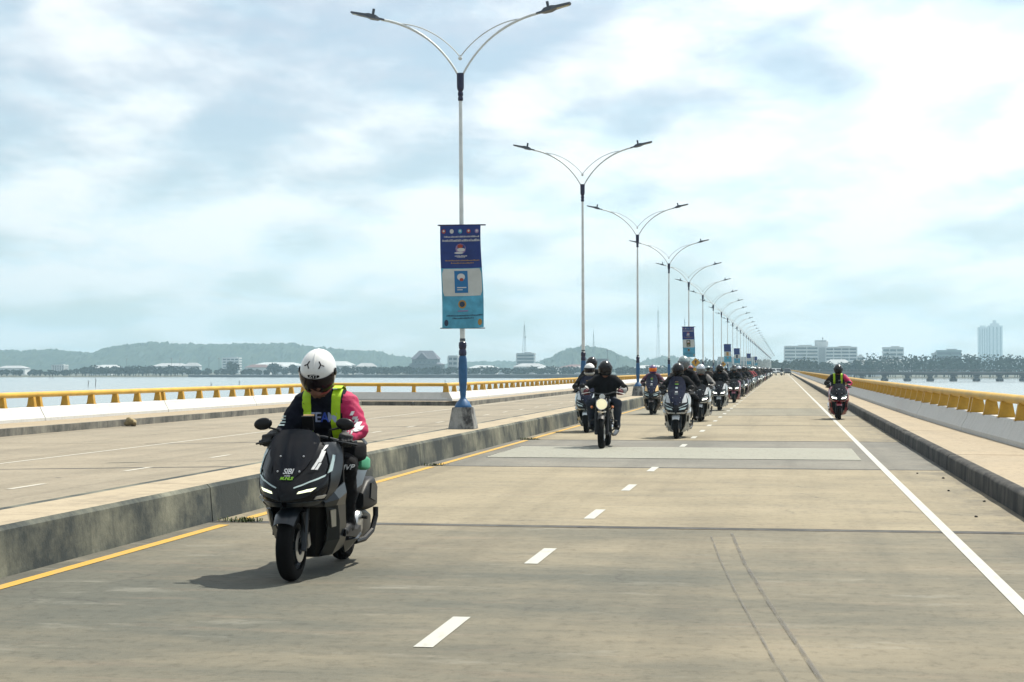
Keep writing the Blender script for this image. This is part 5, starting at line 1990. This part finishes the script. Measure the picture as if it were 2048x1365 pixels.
WEED = P('weed_green', (0.10, 0.14, 0.03), 0.7, var=.4, scale=10)


def weed(x, y, n, label, spread=.22, seed=1, z=0.0):
    q = random.Random(seed)
    m = MB()
    for _ in range(n):
        a = q.uniform(0, 6.28)
        r0, L_ = q.uniform(0, spread) * .8, q.uniform(.02, .07)
        cx, cy = x + r0 * math.cos(a) * .9, y + r0 * math.sin(a) * .35
        d = q.uniform(0, 6.28)
        w = .005
        px_, py_ = -math.sin(d) * w, math.cos(d) * w
        tx, ty = math.cos(d) * L_ * .7, math.sin(d) * L_ * .7
        m.add([(cx - px_, cy - py_, z), (cx + px_, cy + py_, z), (cx + tx * .5 + px_, cy + ty * .5 + py_, z + L_ * .7), (cx + tx * .5 - px_, cy + ty * .5 - py_, z + L_ * .7), (cx + tx, cy + ty, z + L_ * .75)], [(0, 1, 2, 3), (3, 2, 4)])
    o = put('weed', m, WEED, None, smooth=None)
    return tag(o, label, 'weed')


weed(-5.38, 16.5, 150, 'green weed tuft at the median joint left of the nearest scooter', .34, 1)
weed(-5.45, 36.5, 120, 'weed tuft at the median joint before the retro motorcycle', .4, 2)
weed(-5.45, 26.5, 70, 'small weed tuft at the middle median joint', .3, 3)

# ================================================================== water, land, hills
WATER_Z = -5.0


def water_mat():
    m, t, b = newmat('sea_water')
    p = wpos(t)
    b.inputs['Base Color'].default_value = (0.20, 0.22, 0.22, 1)
    b.inputs['Roughness'].default_value = 0.18
    b.inputs['IOR'].default_value = 1.33
    bn = N(t, 'ShaderNodeBump')
    bn.inputs['Strength'].default_value = 0.22
    bn.inputs['Distance'].default_value = 0.2
    h = math_n(t, 'ADD', noise(t, mapping(t, p, (.6, 1.2, 1)), 1.0, 5, .6), math_n(t, 'MULTIPLY', noise(t, mapping(t, p, (.03, .08, 1)), 1.0, 3, .5), 2.0))
    L(t, h, bn.inputs['Height'])
    L(t, bn.outputs[0], b.inputs['Normal'])
    return m


wm = MB().add([(-5800, -5800, WATER_Z), (5800, -5800, WATER_Z), (5800, 5800, WATER_Z), (-5800, 5800, WATER_Z)], [(0, 1, 2, 3)])
struct(put('sea', wm, water_mat(), smooth=None))

LANDM = P('shore_earth', (0.10, 0.10, 0.06), 0.95, var=.3, scale=.01)
sh_line = [(-5700, 900), (-1500, 1020), (-591, 1240), (-410, 1300), (-60, 1200), (-12, 1085), (30, 1120), (80, 1165), (170, 1185), (900, 1300), (5700, 1600)]
top = [(x, y + 4, -4.3) for x, y in sh_line]
lm = MB()
n = len(sh_line)
lm.add([(x, y, WATER_Z - .2) for x, y in sh_line] + top, [(i, i + 1, n + i + 1, n + i) for i in range(n - 1)])
lm.add(top + [(5700, 5700, -4.3), (-5700, 5700, -4.3)], [tuple(range(n + 2))])
struct(put('shore_land', lm, LANDM, smooth=None))


def forest_mat(name, a, b_, sc):
    m, t, b = newmat(name)
    p = wpos(t)
    L(t, ramp(t, noise(t, p, sc, 6, .65), [(.35, a), (.68, b_)]), b.inputs['Base Color'])
    b.inputs['Roughness'].default_value = .95
    b.inputs['Specular IOR Level'].default_value = .1
    return m


HILLM = forest_mat('hill_forest', (0.012, 0.025, 0.015), (0.038, 0.054, 0.028), .035)


def hill(name, az0, az1, D0, depth, prof, seed, n=170, m=44):
    """ridge seen from the bridge: prof lists (t, height) along its length"""
    q = np.random.default_rng(seed)
    p0, p1 = np.array(az0), np.array(az1)
    d = p1 - p0
    nrm = np.array([-d[1], d[0]]) / np.linalg.norm(d)
    if nrm[1] < 0:
        nrm = -nrm
    rows = []
    tr_ = np.kron(q.normal(0, 1.6, (m // 3 + 1, n // 3 + 1)), np.ones((3, 3)))
    ts = np.linspace(0, 1, n)
    hs = np.interp(ts, [a for a, _ in prof], [b for _, b in prof])
    kern = np.ones(5) / 5
    hs = np.convolve(np.pad(hs, 2, mode='edge'), kern, 'valid')
    for j in range(m):
        v = j / (m - 1)
        prof_v = math.sin(min(v / .55, 1) * math.pi / 2) ** .9 if v < .55 else max(0, 1 - ((v - .55) / .45) ** 2)
        row = []
        for i in range(n):
            c = p0 + d * ts[i] + nrm * depth * (v - .5)
            z = -4.6 + (hs[i] + 4.6) * prof_v + (q.normal(0, 1.3) + tr_[j, i] if .05 < v < .95 else 0)
            row.append((c[0] + q.normal(0, .8), c[1], z))
        rows.append(row)
    o = put(name, MB().grid(rows), HILLM, smooth=60)
    return struct(o)


def zat(y, D):
    return 1.54 - (y - 738) * D / 3400.0


# (-1640,2980) lies far left of the frame, (-690,3130) where the ridge dies out
hill('hills', (-1800, 2950), (-640, 3140), 3200, 600, [(0, 42), (.30, 34), (.345, 33), (.385, 36), (.42, 31), (.455, 30), (.485, 44), (.54, 49), (.60, 46), (.68, 48), (.76, 48), (.83, 38), (.87, 35), (.905, 34), (.925, 25), (.965, 19), (1, 12)], 4, 520)
hill('hills', (-760, 3600), (-330, 3660), 3600, 400, [(0, 8), (.3, 16), (.6, 14), (1, 8)], 8, 90)
hill('hills', (-430, 2770), (-215, 2800), 2800, 320, [(0, 4), (.18, 12), (.36, 31), (.5, 39), (.66, 34), (.82, 18), (1, 4)], 5, 90)
hill('hills', (-330, 3290), (-110, 3325), 3300, 320, [(0, 3), (.2, 8), (.42, 23), (.55, 25), (.75, 16), (1, 4)], 6, 80)
hill('hills', (-2400, 4300), (900, 4500), 4400, 500, [(0, 20), (.5, 6), (.8, 5), (1, 4)], 9, 120)

# ---- woods along the shore: many leaf clumps over real crowns
LEAF = forest_mat('leaf_mass', (0.008, 0.018, 0.010), (0.026, 0.042, 0.018), .25)


def clump_tree(mb, x, y, z0, h, r, q, dens=46, s=1.5):
    base = z0 + h * .22
    for _ in range(dens):
        u, v, w = q.normal(0, 1, 3)
        l = math.sqrt(u * u + v * v + w * w) + 1e-6
        k = q.uniform(.62, 1.0)
        cx, cy, cz = x + u / l * r * k, y + v / l * r * k * .8, base + (h * .78) * (.5 + .5 * w / l * k)
        a = q.uniform(0, 6.28)
        ss = s * q.uniform(.6, 1.3)
        t = q.uniform(-.8, .8)
        ex = Vector((math.cos(a), math.sin(a) * .6, t * .5)).normalized() * ss
        ey = Vector((-math.sin(a) * .4, .3, .9)).normalized() * ss * q.uniform(.5, .9)
        c = Vector((cx, cy, cz))
        mb.add([c - ex * .9, c - ey * .8 + ex * .3, c + ex, c + ey, c - ex * .4 + ey * .7], [(0, 1, 2, 3, 4)])
    mb.tube([(x, y, z0), (x + .3, y, z0 + h * .5)], [.35, .2], 4, cap=False)


def wood(name, line, hmin, hmax, step, rows, seed, label, s=1.5, z0=-4.3):
    q = np.random.default_rng(seed)
    mb = MB()
    for (xa, ya), (xb, yb) in zip(line, line[1:]):
        ln = math.hypot(xb - xa, yb - ya)
        k = int(ln / step)
        for i in range(k):
            t = (i + q.uniform(0, 1)) / max(k, 1)
            for r_ in range(rows):
                h = q.uniform(hmin, hmax) * (1 + .10 * r_)
                x, y = xa + (xb - xa) * t + q.normal(0, 1.5), ya + (yb - ya) * t + r_ * 9 + q.uniform(-3, 3)
                clump_tree(mb, x, y, z0, h, h * q.uniform(.38, .55), q, int(95 * (1.5 / s) ** .6), s * .55)
    o = stuff(put(name, mb, LEAF, smooth=None))
    o['label'] = label
    o['category'] = 'trees'
    return o


wood('shore_trees', [(-640, 1255), (-552, 1268)], 3.6, 5.2, 4.5, 2, 1, 'low dark trees along the far left waterline', 1.2)
wood('mangrove_grove', [(-552, 1275), (-470, 1300)], 5.5, 7.6, 4.5, 3, 2, 'darker mangrove grove on the far left shore')
wood('shore_trees', [(-470, 1305), (-405, 1320)], 4.2, 6.0, 4.5, 2, 12, 'thin tree belt right of the mangrove grove', 1.3)
wood('causeway_trees', [(-400, 1330), (-60, 1255)], 5.5, 7.8, 5, 2, 3, 'tree belt behind the causeway in the middle distance')
wood('bridge_end_trees', [(-62, 1180), (-10, 1105), (24, 1135)], 8.5, 11.5, 5, 3, 4, 'dense dark trees where the bridge reaches the shore')
wood('bridge_end_trees', [(24, 1140), (62, 1160)], 7.5, 9.5, 5, 3, 5, 'lower trees in front of the banded office blocks')
wood('right_bank_trees', [(55, 1168), (100, 1176), (230, 1205)], 11.0, 14.5, 5, 3, 6, 'tall tree belt behind the fishing pier')

LEAF_T = LEAF
TRUNK = P('bark', (0.08, 0.06, 0.045), .9)
for i, (x, y, h, r_, lb) in enumerate(((-437, 1318, 11.5, 6.2, 'large round dark tree rising above the far left shore'), (-402, 1318, 10.2, 7.0, 'wide spreading tree just left of the white helmet'), (-389, 1322, 9.4, 4.5, 'smaller tree touching the wide spreading one'), (-102, 2200, 16, 8, 'hazy round tree between the lamp poles'), (47, 1150, 12.5, 4.2, 'pointed dark tree in front of the right office block'))):
    o = empty('tree', (x, y, -4.3))
    q = np.random.default_rng(40 + i)
    cr_ = MB()
    for _ in range(5):
        clump_tree(cr_, q.normal(0, r_ * .3), q.normal(0, r_ * .2), h * .1, h * q.uniform(.75, .92), r_ * q.uniform(.5, .75), q, 170, .75)
    put('crown', cr_, LEAF_T, o, smooth=None)
    tk = MB().tube([(0, 0, 0), (.2, 0, h * .3), (0, 0, h * .6)], [.5, .35, .15], 7)
    for a in (0, 2, 4):
        tk.tube([(0, 0, h * .3), (math.cos(a) * r_ * .5, math.sin(a) * r_ * .4, h * .6)], [.2, .06], 5)
    put('trunk', tk, TRUNK, o)
    tag(o, lb, 'tree', 'single trees on the far shore')

# ---- causeway with tiny traffic, far left to middle
CAUSE = P('causeway_stone', (0.10, 0.11, 0.12), .9, var=.3, scale=.2)
CAUSE_T = P('causeway_parapet', (0.36, 0.37, 0.36), .9)
c0, c1 = Vector((-455, 1262)), Vector((-30, 1128))
d_ = (c1 - c0).normalized()
n_ = Vector((-d_.y, d_.x))
cz = MB()
w0, w1 = c0 + n_ * 12, c1 + n_ * 12
cz.add([(c0.x, c0.y, -5.2), (c1.x, c1.y, -5.2), (c1.x, c1.y, -2.3), (c0.x, c0.y, -3.6), (w0.x, w0.y, -5.2), (w1.x, w1.y, -5.2), (w1.x, w1.y, -2.3), (w0.x, w0.y, -3.6)],
       [(0, 1, 2, 3), (3, 2, 6, 7), (4, 7, 6, 5), (0, 3, 7, 4), (1, 5, 6, 2)])
cw_ = put('causeway', cz, CAUSE, smooth=None)
cp = MB()
cp.add([(c0.x, c0.y - .05, -3.6), (c1.x, c1.y - .05, -2.3), (c1.x, c1.y - .05, -1.7), (c0.x, c0.y - .05, -3.1), (c0.x + .3, c0.y + .3, -3.6), (c1.x + .3, c1.y + .3, -2.3), (c1.x + .3, c1.y + .3, -1.7), (c0.x + .3, c0.y + .3, -3.1)],
       [(0, 1, 2, 3), (3, 2, 6, 7), (4, 7, 6, 5), (0, 3, 7, 4), (1, 5, 6, 2)])
put('causeway_wall', cp, CAUSE_T, cw_, smooth=None)
tag(cw_, 'long low dark causeway crossing the water behind the left parapet', 'causeway')
for i, t in enumerate((.27, .345, .52, .605, .66, .74, .765, .86)):
    p = c0.lerp(c1, t) + n_ * 5
    car((p.x, p.y, -3.6 + 1.3 * t), PAINT['white'] if i % 3 else PAINT['silver'], 'tiny pale car driving on the distant causeway', math.atan2(d_.y, d_.x) + math.pi / 2, (1, 1, 1), 'cars on the causeway')

# ---- fishing pier on the right
PIERC = P('pier_concrete', (0.20, 0.205, 0.205), .9, var=.3, scale=.15)
PIERD = P('pier_column', (0.10, 0.105, 0.11), .9, var=.3, scale=.3)
pier = tag(empty('pier', (100, 915, WATER_Z)), 'long concrete fishing pier on stout piles across the water on the right', 'pier')
pier.location = (0, 0, 0)
put('deck', MB().box((130, 915, -.35), (260, 5, .9)), PIERC, pier, smooth=None)
put('beam', MB().box((130, 913.4, -1.25), (260, .6, .9)).box((130, 916.6, -1.25), (260, .6, .9)), PIERD, pier, smooth=None)
put('rail', MB().box((130, 912.6, 1.15), (260, .12, .16)), PIERC, pier, smooth=None)
rp = MB()
for i in range(130):
    rp.box((i * 2 + 1, 912.6, .58), (.14, .14, 1.0))
stuff(put('rail_posts', rp, PIERC, pier, smooth=None))
for i in range(22):
    x = 6.0 + i * 11.75
    mp = MB()
    mp.loft([[(x - a, 915 - b, z), (x + a, 915 - b, z), (x + a, 915 + b, z), (x - a, 915 + b, z)] for a, b, z in ((1.1, 1.2, -3.4), (1.1, 1.2, -2.4), (1.7, 2.0, -1.75), (1.75, 2.1, -1.70))])
    col_ = put('column', mp, PIERD, pier, smooth=None)
    mp = MB().lathe([(-5.3, 1.9), (-4.0, 2.05), (-3.75, 2.05), (-3.38, 1.3)], (x, 915, 0), 'z', 10)
    put('pile_cap', mp, PIERD, col_)

# ---- buildings
BW = P('render_white', (0.98, 1.0, 1.0), .8, var=.1, scale=.1)
BG = P('render_grey', (0.62, 0.66, 0.67), .8, var=.1, scale=.1)
BGL = P('glass_band', (0.07, 0.11, 0.13), .3)
ROOFR = P('roof_rust', (0.20, 0.10, 0.085), .85, var=.2, scale=.2)
ROOFS = P('roof_sheet', (0.50, 0.52, 0.53), .7, var=.15, scale=.3)
ROOFD = P('roof_dark', (0.12, 0.12, 0.14), .85)
GZ = -4.3


def block(name, x, y, w, d, h, floors, label, band=BW, core=BGL, bays=0, rz=0.0, roof=True):
    """storeys as proud floor bands over a glazed core; window bays cut by piers"""
    o = empty(name, (x, y, GZ), (0, 0, rz))
    put('core', MB().box((0, 0, h / 2), (w - 1.2, d - 1.2, h - .4)), core, o, smooth=None)
    fh = h / floors
    for i in range(floors + 1):
        put('floor_band', MB().box((0, 0, min(i * fh, h) + .0), (w, d, fh * .48)), band, o, smooth=None)
    for i in range(bays + 1):
        xx = -w / 2 + w * i / max(bays, 1)
        put('column', MB().box((xx, -d / 2 + .25, h / 2), (.9, .6, h)), band, o, smooth=None)
    if roof:
        put('roof_plant', MB().box((w * .12, 0, h + fh * .35), (w * .4, d * .5, fh * .35)), BG, o, smooth=None)
    return tag(o, label, 'building')


D = 1900
hA = zat(694, D) - GZ
block('office_block', 20.5, 1925, 37, 22, hA, 8, 'white banded office block left of the square tower', bays=3)
tw = empty('service_tower', (42, 1932, GZ))
hT = zat(681, D) - GZ
put('shaft', MB().box((0, 0, hT / 2), (12.5, 12, hT)), BG, tw, smooth=None)
put('cornice', MB().box((1.5, 0, hT - 5), (12.5, 12.6, 6.5)), BW, tw, smooth=None)
put('water_tank', MB().lathe([(0, 2.0), (4.5, 2.0), (5, 1.2)], (6.5, -4, hT - 6), 'z', 14), BG, tw)
put('antenna', MB().tube([(2.5, 0, hT - 1), (2.5, 0, hT + 3.2)], .35, 6).ball((2.5, 0, hT + 2.4), .8, 8, 6), DARKM, tw)
tag(tw, 'plain grey square tower with antenna between the banded blocks', 'tower')
block('link_building', 50, 1936, 13, 16, zat(708, D) - GZ, 5, 'low glazed building joining the two banded blocks', band=BG)
hB = zat(696, D) - GZ
block('office_block', 64.5, 1930, 34, 22, hB, 8, 'white banded office block right of the square tower', bays=4)
block('annexe', 85, 1936, 8, 14, zat(714, D) - GZ, 4, 'small stepped annexe at the right end of the banded blocks')
block('office_block', 134.5, 2148, 25, 18, zat(697, 2100) - GZ, 6, 'squat white block standing alone above the right tree belt', bays=3)
block('glass_block', 193, 2055, 28, 18, zat(703, 2000) - GZ, 5, 'low greenish glass block above the trees left of the twin tower', band=P('glass_green', (.16, .25, .26), .4), core=BGL)
block('glass_block', 178, 2060, 8, 14, zat(709, 2000) - GZ, 4, 'small side block left of the greenish glass building', band=BG)
# twin high-rise
hr = empty('high_rise', (545, 4640, GZ))
H1, H2 = zat(652, 4500) - GZ, zat(655, 4500) - GZ
for nm, xx, ww, hh in (('tower_slab', 9, 38, H1), ('tower_slab', -21, 24, H2)):
    put(nm, MB().box((xx, 0, hh / 2), (ww, 26, hh)), BW, hr, smooth=None)
    for k in range(4):
        put('window_strip', MB().box((xx - ww / 2 + ww * (k + .5) / 4, -13.05, hh / 2), (ww * .08, .3, hh * .94)), BGL, hr, smooth=None)
put('crown_block', MB().box((9, 0, H1 + 2.5), (22, 18, 7)), BW, hr, smooth=None)
put('crown_block', MB().box((9, 0, H1 + 9), (9, 9, 10)), BW, hr, smooth=None)
put('crown_block', MB().box((-21, 0, H2 + 2), (14, 16, 5)), BW, hr, smooth=None)
tag(hr, 'pale twin high-rise almost lost in haze at the far right', 'building')

# hall with stacked gables
ph = empty('gabled_hall', (-333, 1580, GZ))
BT = P('hall_wall', (0.22, 0.25, 0.28), .8, var=.2, scale=.3)
RT = P('hall_roof', (0.13, 0.13, 0.17), .8)
put('wall', MB().box((0, 0, 5), (31, 16, 10)), BT, ph, smooth=None)
put('wall', MB().box((-1, 0, 12), (24, 14, 6)), BT, ph, smooth=None)


def gable(x, z, w, h, d, over=1.2):
    m = MB()
    m.add([(x - w / 2 - over, -d / 2 - over, z), (x + w / 2 + over, -d / 2 - over, z), (x + w / 2 + over, d / 2 + over, z), (x - w / 2 - over, d / 2 + over, z), (x - w * .28, 0, z + h), (x + w * .28, 0, z + h)],
          [(0, 1, 5, 4), (2, 3, 4, 5), (1, 2, 5), (3, 0, 4), (3, 2, 1, 0)])
    return m


put('roof', gable(-1, 15, 24, 8.0, 14), RT, ph, smooth=None)
put('roof', gable(0, 10, 31, 2.2, 16), RT, ph, smooth=None)
rf = MB().add([(-9, -9.2, 15), (-3, -9.2, 21), (3, -9.2, 15), (-9, -6, 15), (-3, -4, 21), (3, -6, 15)], [(0, 2, 1), (0, 1, 4, 3), (1, 2, 5, 4)])
put('front_gable', rf, RT, ph, smooth=None)
for i in range(7):
    for z in (2.5, 6.0):
        put('window', MB().box((-13 + i * 4.3, -8.1, z), (2.0, .3, 1.8)), BGL, ph, smooth=None)
for i in range(5):
    put('window', MB().box((-9.5 + i * 4.3, -7.1, 12), (2.0, .3, 1.8)), BGL, ph, smooth=None)
tag(ph, 'large dark hall with stacked temple-style gables across the water', 'building')
block('frame_building', -311, 1600, 9, 12, zat(714, 1650) - GZ, 4, 'skeletal grey building beside the gabled hall', band=BG, bays=2, roof=False)
block('apartment_block', -286, 1900, 20, 14, zat(708, 1900) - GZ, 6, 'grey block behind the lattice mast', band=BG, roof=True)
block('apartment_block', -714, 1610, 12.5, 12, zat(731, 1700) - GZ, 5, 'small white block on the far left shore', bays=5)
block('apartment_block', -640, 1925, 20, 12, zat(717, 2000) - GZ, 6, 'pale block on the slope left of the white helmet', bays=4)
block('glazed_warehouse', -30, 1130, 24, 14, zat(719, 1140) - GZ, 2, 'long pale glazed shed by the shore behind the smallest banner', band=BG, core=P('pale_glass', (.30, .38, .40), .4), bays=7, roof=False)
block('shore_house', -132, 1215, 17, 10, zat(722, 1230) - GZ, 2, 'dark flat-roofed house among trees by the second lamp', band=ROOFD, core=BT, bays=2, roof=False)


def house(x, y, w, d, h, rh, roofm, label, wallm=BW, rz=0.0):
    o = empty('house', (x, y, GZ), (0, 0, rz))
    put('wall', MB().box((0, 0, h / 2), (w, d, h)), wallm, o, smooth=None)
    put('roof', gable(0, h, w, rh, d, .6), roofm, o, smooth=None)
    for k in range(max(2, int(w / 5))):
        put('window', MB().box((-w / 2 + w * (k + .5) / max(2, int(w / 5)), -d / 2 - .05, h * .55), (1.5, .2, 1.4)), BGL, o, smooth=None)
    return tag(o, label, 'house', 'low houses across the water')


q = random.Random(5)
hs = [(-778, 1640, 30, 9, 'white'), (-700, 1700, 26, 10, 'sheet'), (-650, 1560, 22, 9, 'sheet'), (-668, 1800, 40, 12, 'white'), (-590, 1650, 16, 12, 'white'), (-560, 1850, 60, 13, 'sheet'), (-520, 1700, 30, 11, 'white'), (-505, 1600, 24, 10, 'rust'), (-480, 1800, 40, 14, 'sheet'), (-395, 1480, 26, 12, 'sheet'), (-372, 1500, 18, 11, 'white'), (-275, 1560, 26, 9, 'sheet'), (-240, 1620, 30, 11, 'white'), (-215, 1560, 22, 8, 'sheet'), (-190, 1640, 46, 10, 'rust'), (-170, 1500, 34, 8, 'white'), (-120, 1560, 30, 9, 'sheet'), (-70, 1500, 24, 10, 'white'), (42, 1330, 20, 13.0, 'sheet'), (62, 1330, 22, 12.5, 'white'), (110, 1700, 30, 15, 'sheet')]
WHERE = ['at the far left edge', 'right of the small white block, farther one', 'right of the small white block, nearer one', 'behind the mangrove grove', 'just right of the mangrove grove', 'left of the white helmet, longest one',
         'left of the white helmet, middle one', 'left of the large round tree', 'behind the white helmet, farther one', 'behind the white helmet, nearer one', 'between the white helmet and the gabled hall', 'right of the nearest lamp pole',
         'at the foot of the lattice mast', 'below the round wooded hill', 'long one behind the second lamp pole', 'before the long one at the second lamp pole', 'left of the fourth lamp pole', 'right of the fifth lamp pole', 'before the right banded block', 'right of the pointed dark tree', 'behind the right tree belt']
for i, (x, y, w, h, rf_) in enumerate(hs):
    rm = {'white': ROOFS, 'sheet': BG, 'rust': ROOFR}[rf_]
    lb = {'white': 'low hazy house with pale roof ', 'sheet': 'low hazy house with grey roof ', 'rust': 'low hazy house with rust-red roof '}[rf_] + WHERE[i]
    house(x, y, w, w * .5, h * .72, h * .28, rm, lb, rz=q.uniform(-.2, .2))

# ---- masts
MASTM = P('mast_grey', (0.16, 0.17, 0.18), .6)


def lattice(x, y, h, w, label, lean=0.0):
    o = empty('lattice_mast', (x, y, GZ))
    for s in ((-1, -1), (1, -1), (0, 1)):
        put('leg', MB().tube([(s[0] * w, s[1] * w, 0), (s[0] * w * .12 + lean, s[1] * w * .12, h)], .16, 5), MASTM, o)
    n = 12
    br = MB()
    for i in range(n):
        t0, t1 = i / n, (i + 1) / n
        k0, k1 = w * (1 - .88 * t0), w * (1 - .88 * t1)
        br.tube([(-k0, -k0, h * t0), (k1, -k1, h * t1)], .08, 4)
        br.tube([(k0, -k0, h * t0), (-k1, -k1, h * t1)], .08, 4)
        br.tube([(-k0, -k0, h * t0), (k0, -k0, h * t0)], .10, 4)
    put('bracing', br, MASTM, o)
    put('antenna', MB().tube([(0, 0, h), (0, 0, h * 1.08)], .12, 5), MASTM, o)
    put('dish', MB().lathe([(0, .2), (.3, .9), (.35, .9)], (w * .4, -w * .4, h * .75), 'y', 12), BG, o)
    return tag(o, label, 'mast')


lattice(-285, 1880, zat(650, 1900) - GZ, 3.4, 'tall lattice radio mast left of the round wooded hill')
lattice(-176, 2440, zat(622, 2450) - GZ, 3.2, 'very faint tall mast between the second and third lamp')
lattice(-268, 2430, zat(665, 2450) - GZ, 2.2, 'faint slim mast just right of the second lamp pole')
lattice(-138, 2440, zat(640, 2450) - GZ, 2.4, 'faint mast close to the fourth lamp pole')
for i, (px_, D_, yt) in enumerate(((253, 1500, 718), (343, 1500, 717), (360, 1500, 718), (418, 1500, 716), (438, 1500, 717), (922, 1500, 712), (1215, 1300, 700))):
    xc = (px_ - 1024) / 3400 * D_
    c_, s_ = .98757, .15713
    X_, Y_ = xc * c_ - D_ * s_, xc * s_ + D_ * c_
    o = empty('light_mast', (round(X_, 1), round(Y_, 1), GZ))
    h = zat(yt, D_) - GZ
    put('pole', MB().tube([(0, 0, 0), (0, 0, h)], .16, 6), MASTM, o)
    put('lamp_ring', MB().lathe([(0, .4), (.3, 1.0), (.8, .6)], (0, 0, h - .6), 'z', 10), MASTM, o)
    tag(o, 'slim hazy floodlight mast rising from the far shore', 'mast', 'floodlight masts on the far shore')

# ---- stakes in the shallows
STAKE = P('stake_wood', (0.05, 0.045, 0.04), .9)
for i, (x, y, h) in enumerate(((-455, 1010, 3.0), (-453, 1010, 2.6), (-251, 590, 2.4), (-249, 592, 3.0), (-180, 520, 2.2), (-210, 640, 2.0), (-140, 700, 2.0))):
    o = put('stake', MB().tube([(0, 0, -1), (.2, 0, h * .6), (.1, 0, h)], [.14, .12, .08], 6).tube([(.15, 0, h * .5), (.6, 0, h * .8)], .05, 4), STAKE, None, (x, y, WATER_Z), smooth=40)
    tag(o, 'dark fishing stake standing in the grey water on the left', 'stake', 'fishing stakes')

# ---- hazy air
hz = MB().box((0, 0, 92), (12200, 12200, 196))
ho = put('haze', hz, None, smooth=None) if False else link('haze', hz.mesh('haze', [], None))
hm = bpy.data.materials.new('hazy_air')
hm.use_nodes = True
ht = hm.node_tree
for n in list(ht.nodes):
    ht.nodes.remove(n)
hv = N(ht, 'ShaderNodeVolumePrincipled')
hv.inputs['Color'].default_value = (0.46, 0.67, 0.80, 1)
hv.inputs['Density'].default_value = 0.0002
hv.inputs['Anisotropy'].default_value = 0.2
ou = N(ht, 'ShaderNodeOutputMaterial')
L(ht, hv.outputs[0], ou.inputs['Volume'])
ho.data.materials.append(hm)
stuff(ho)
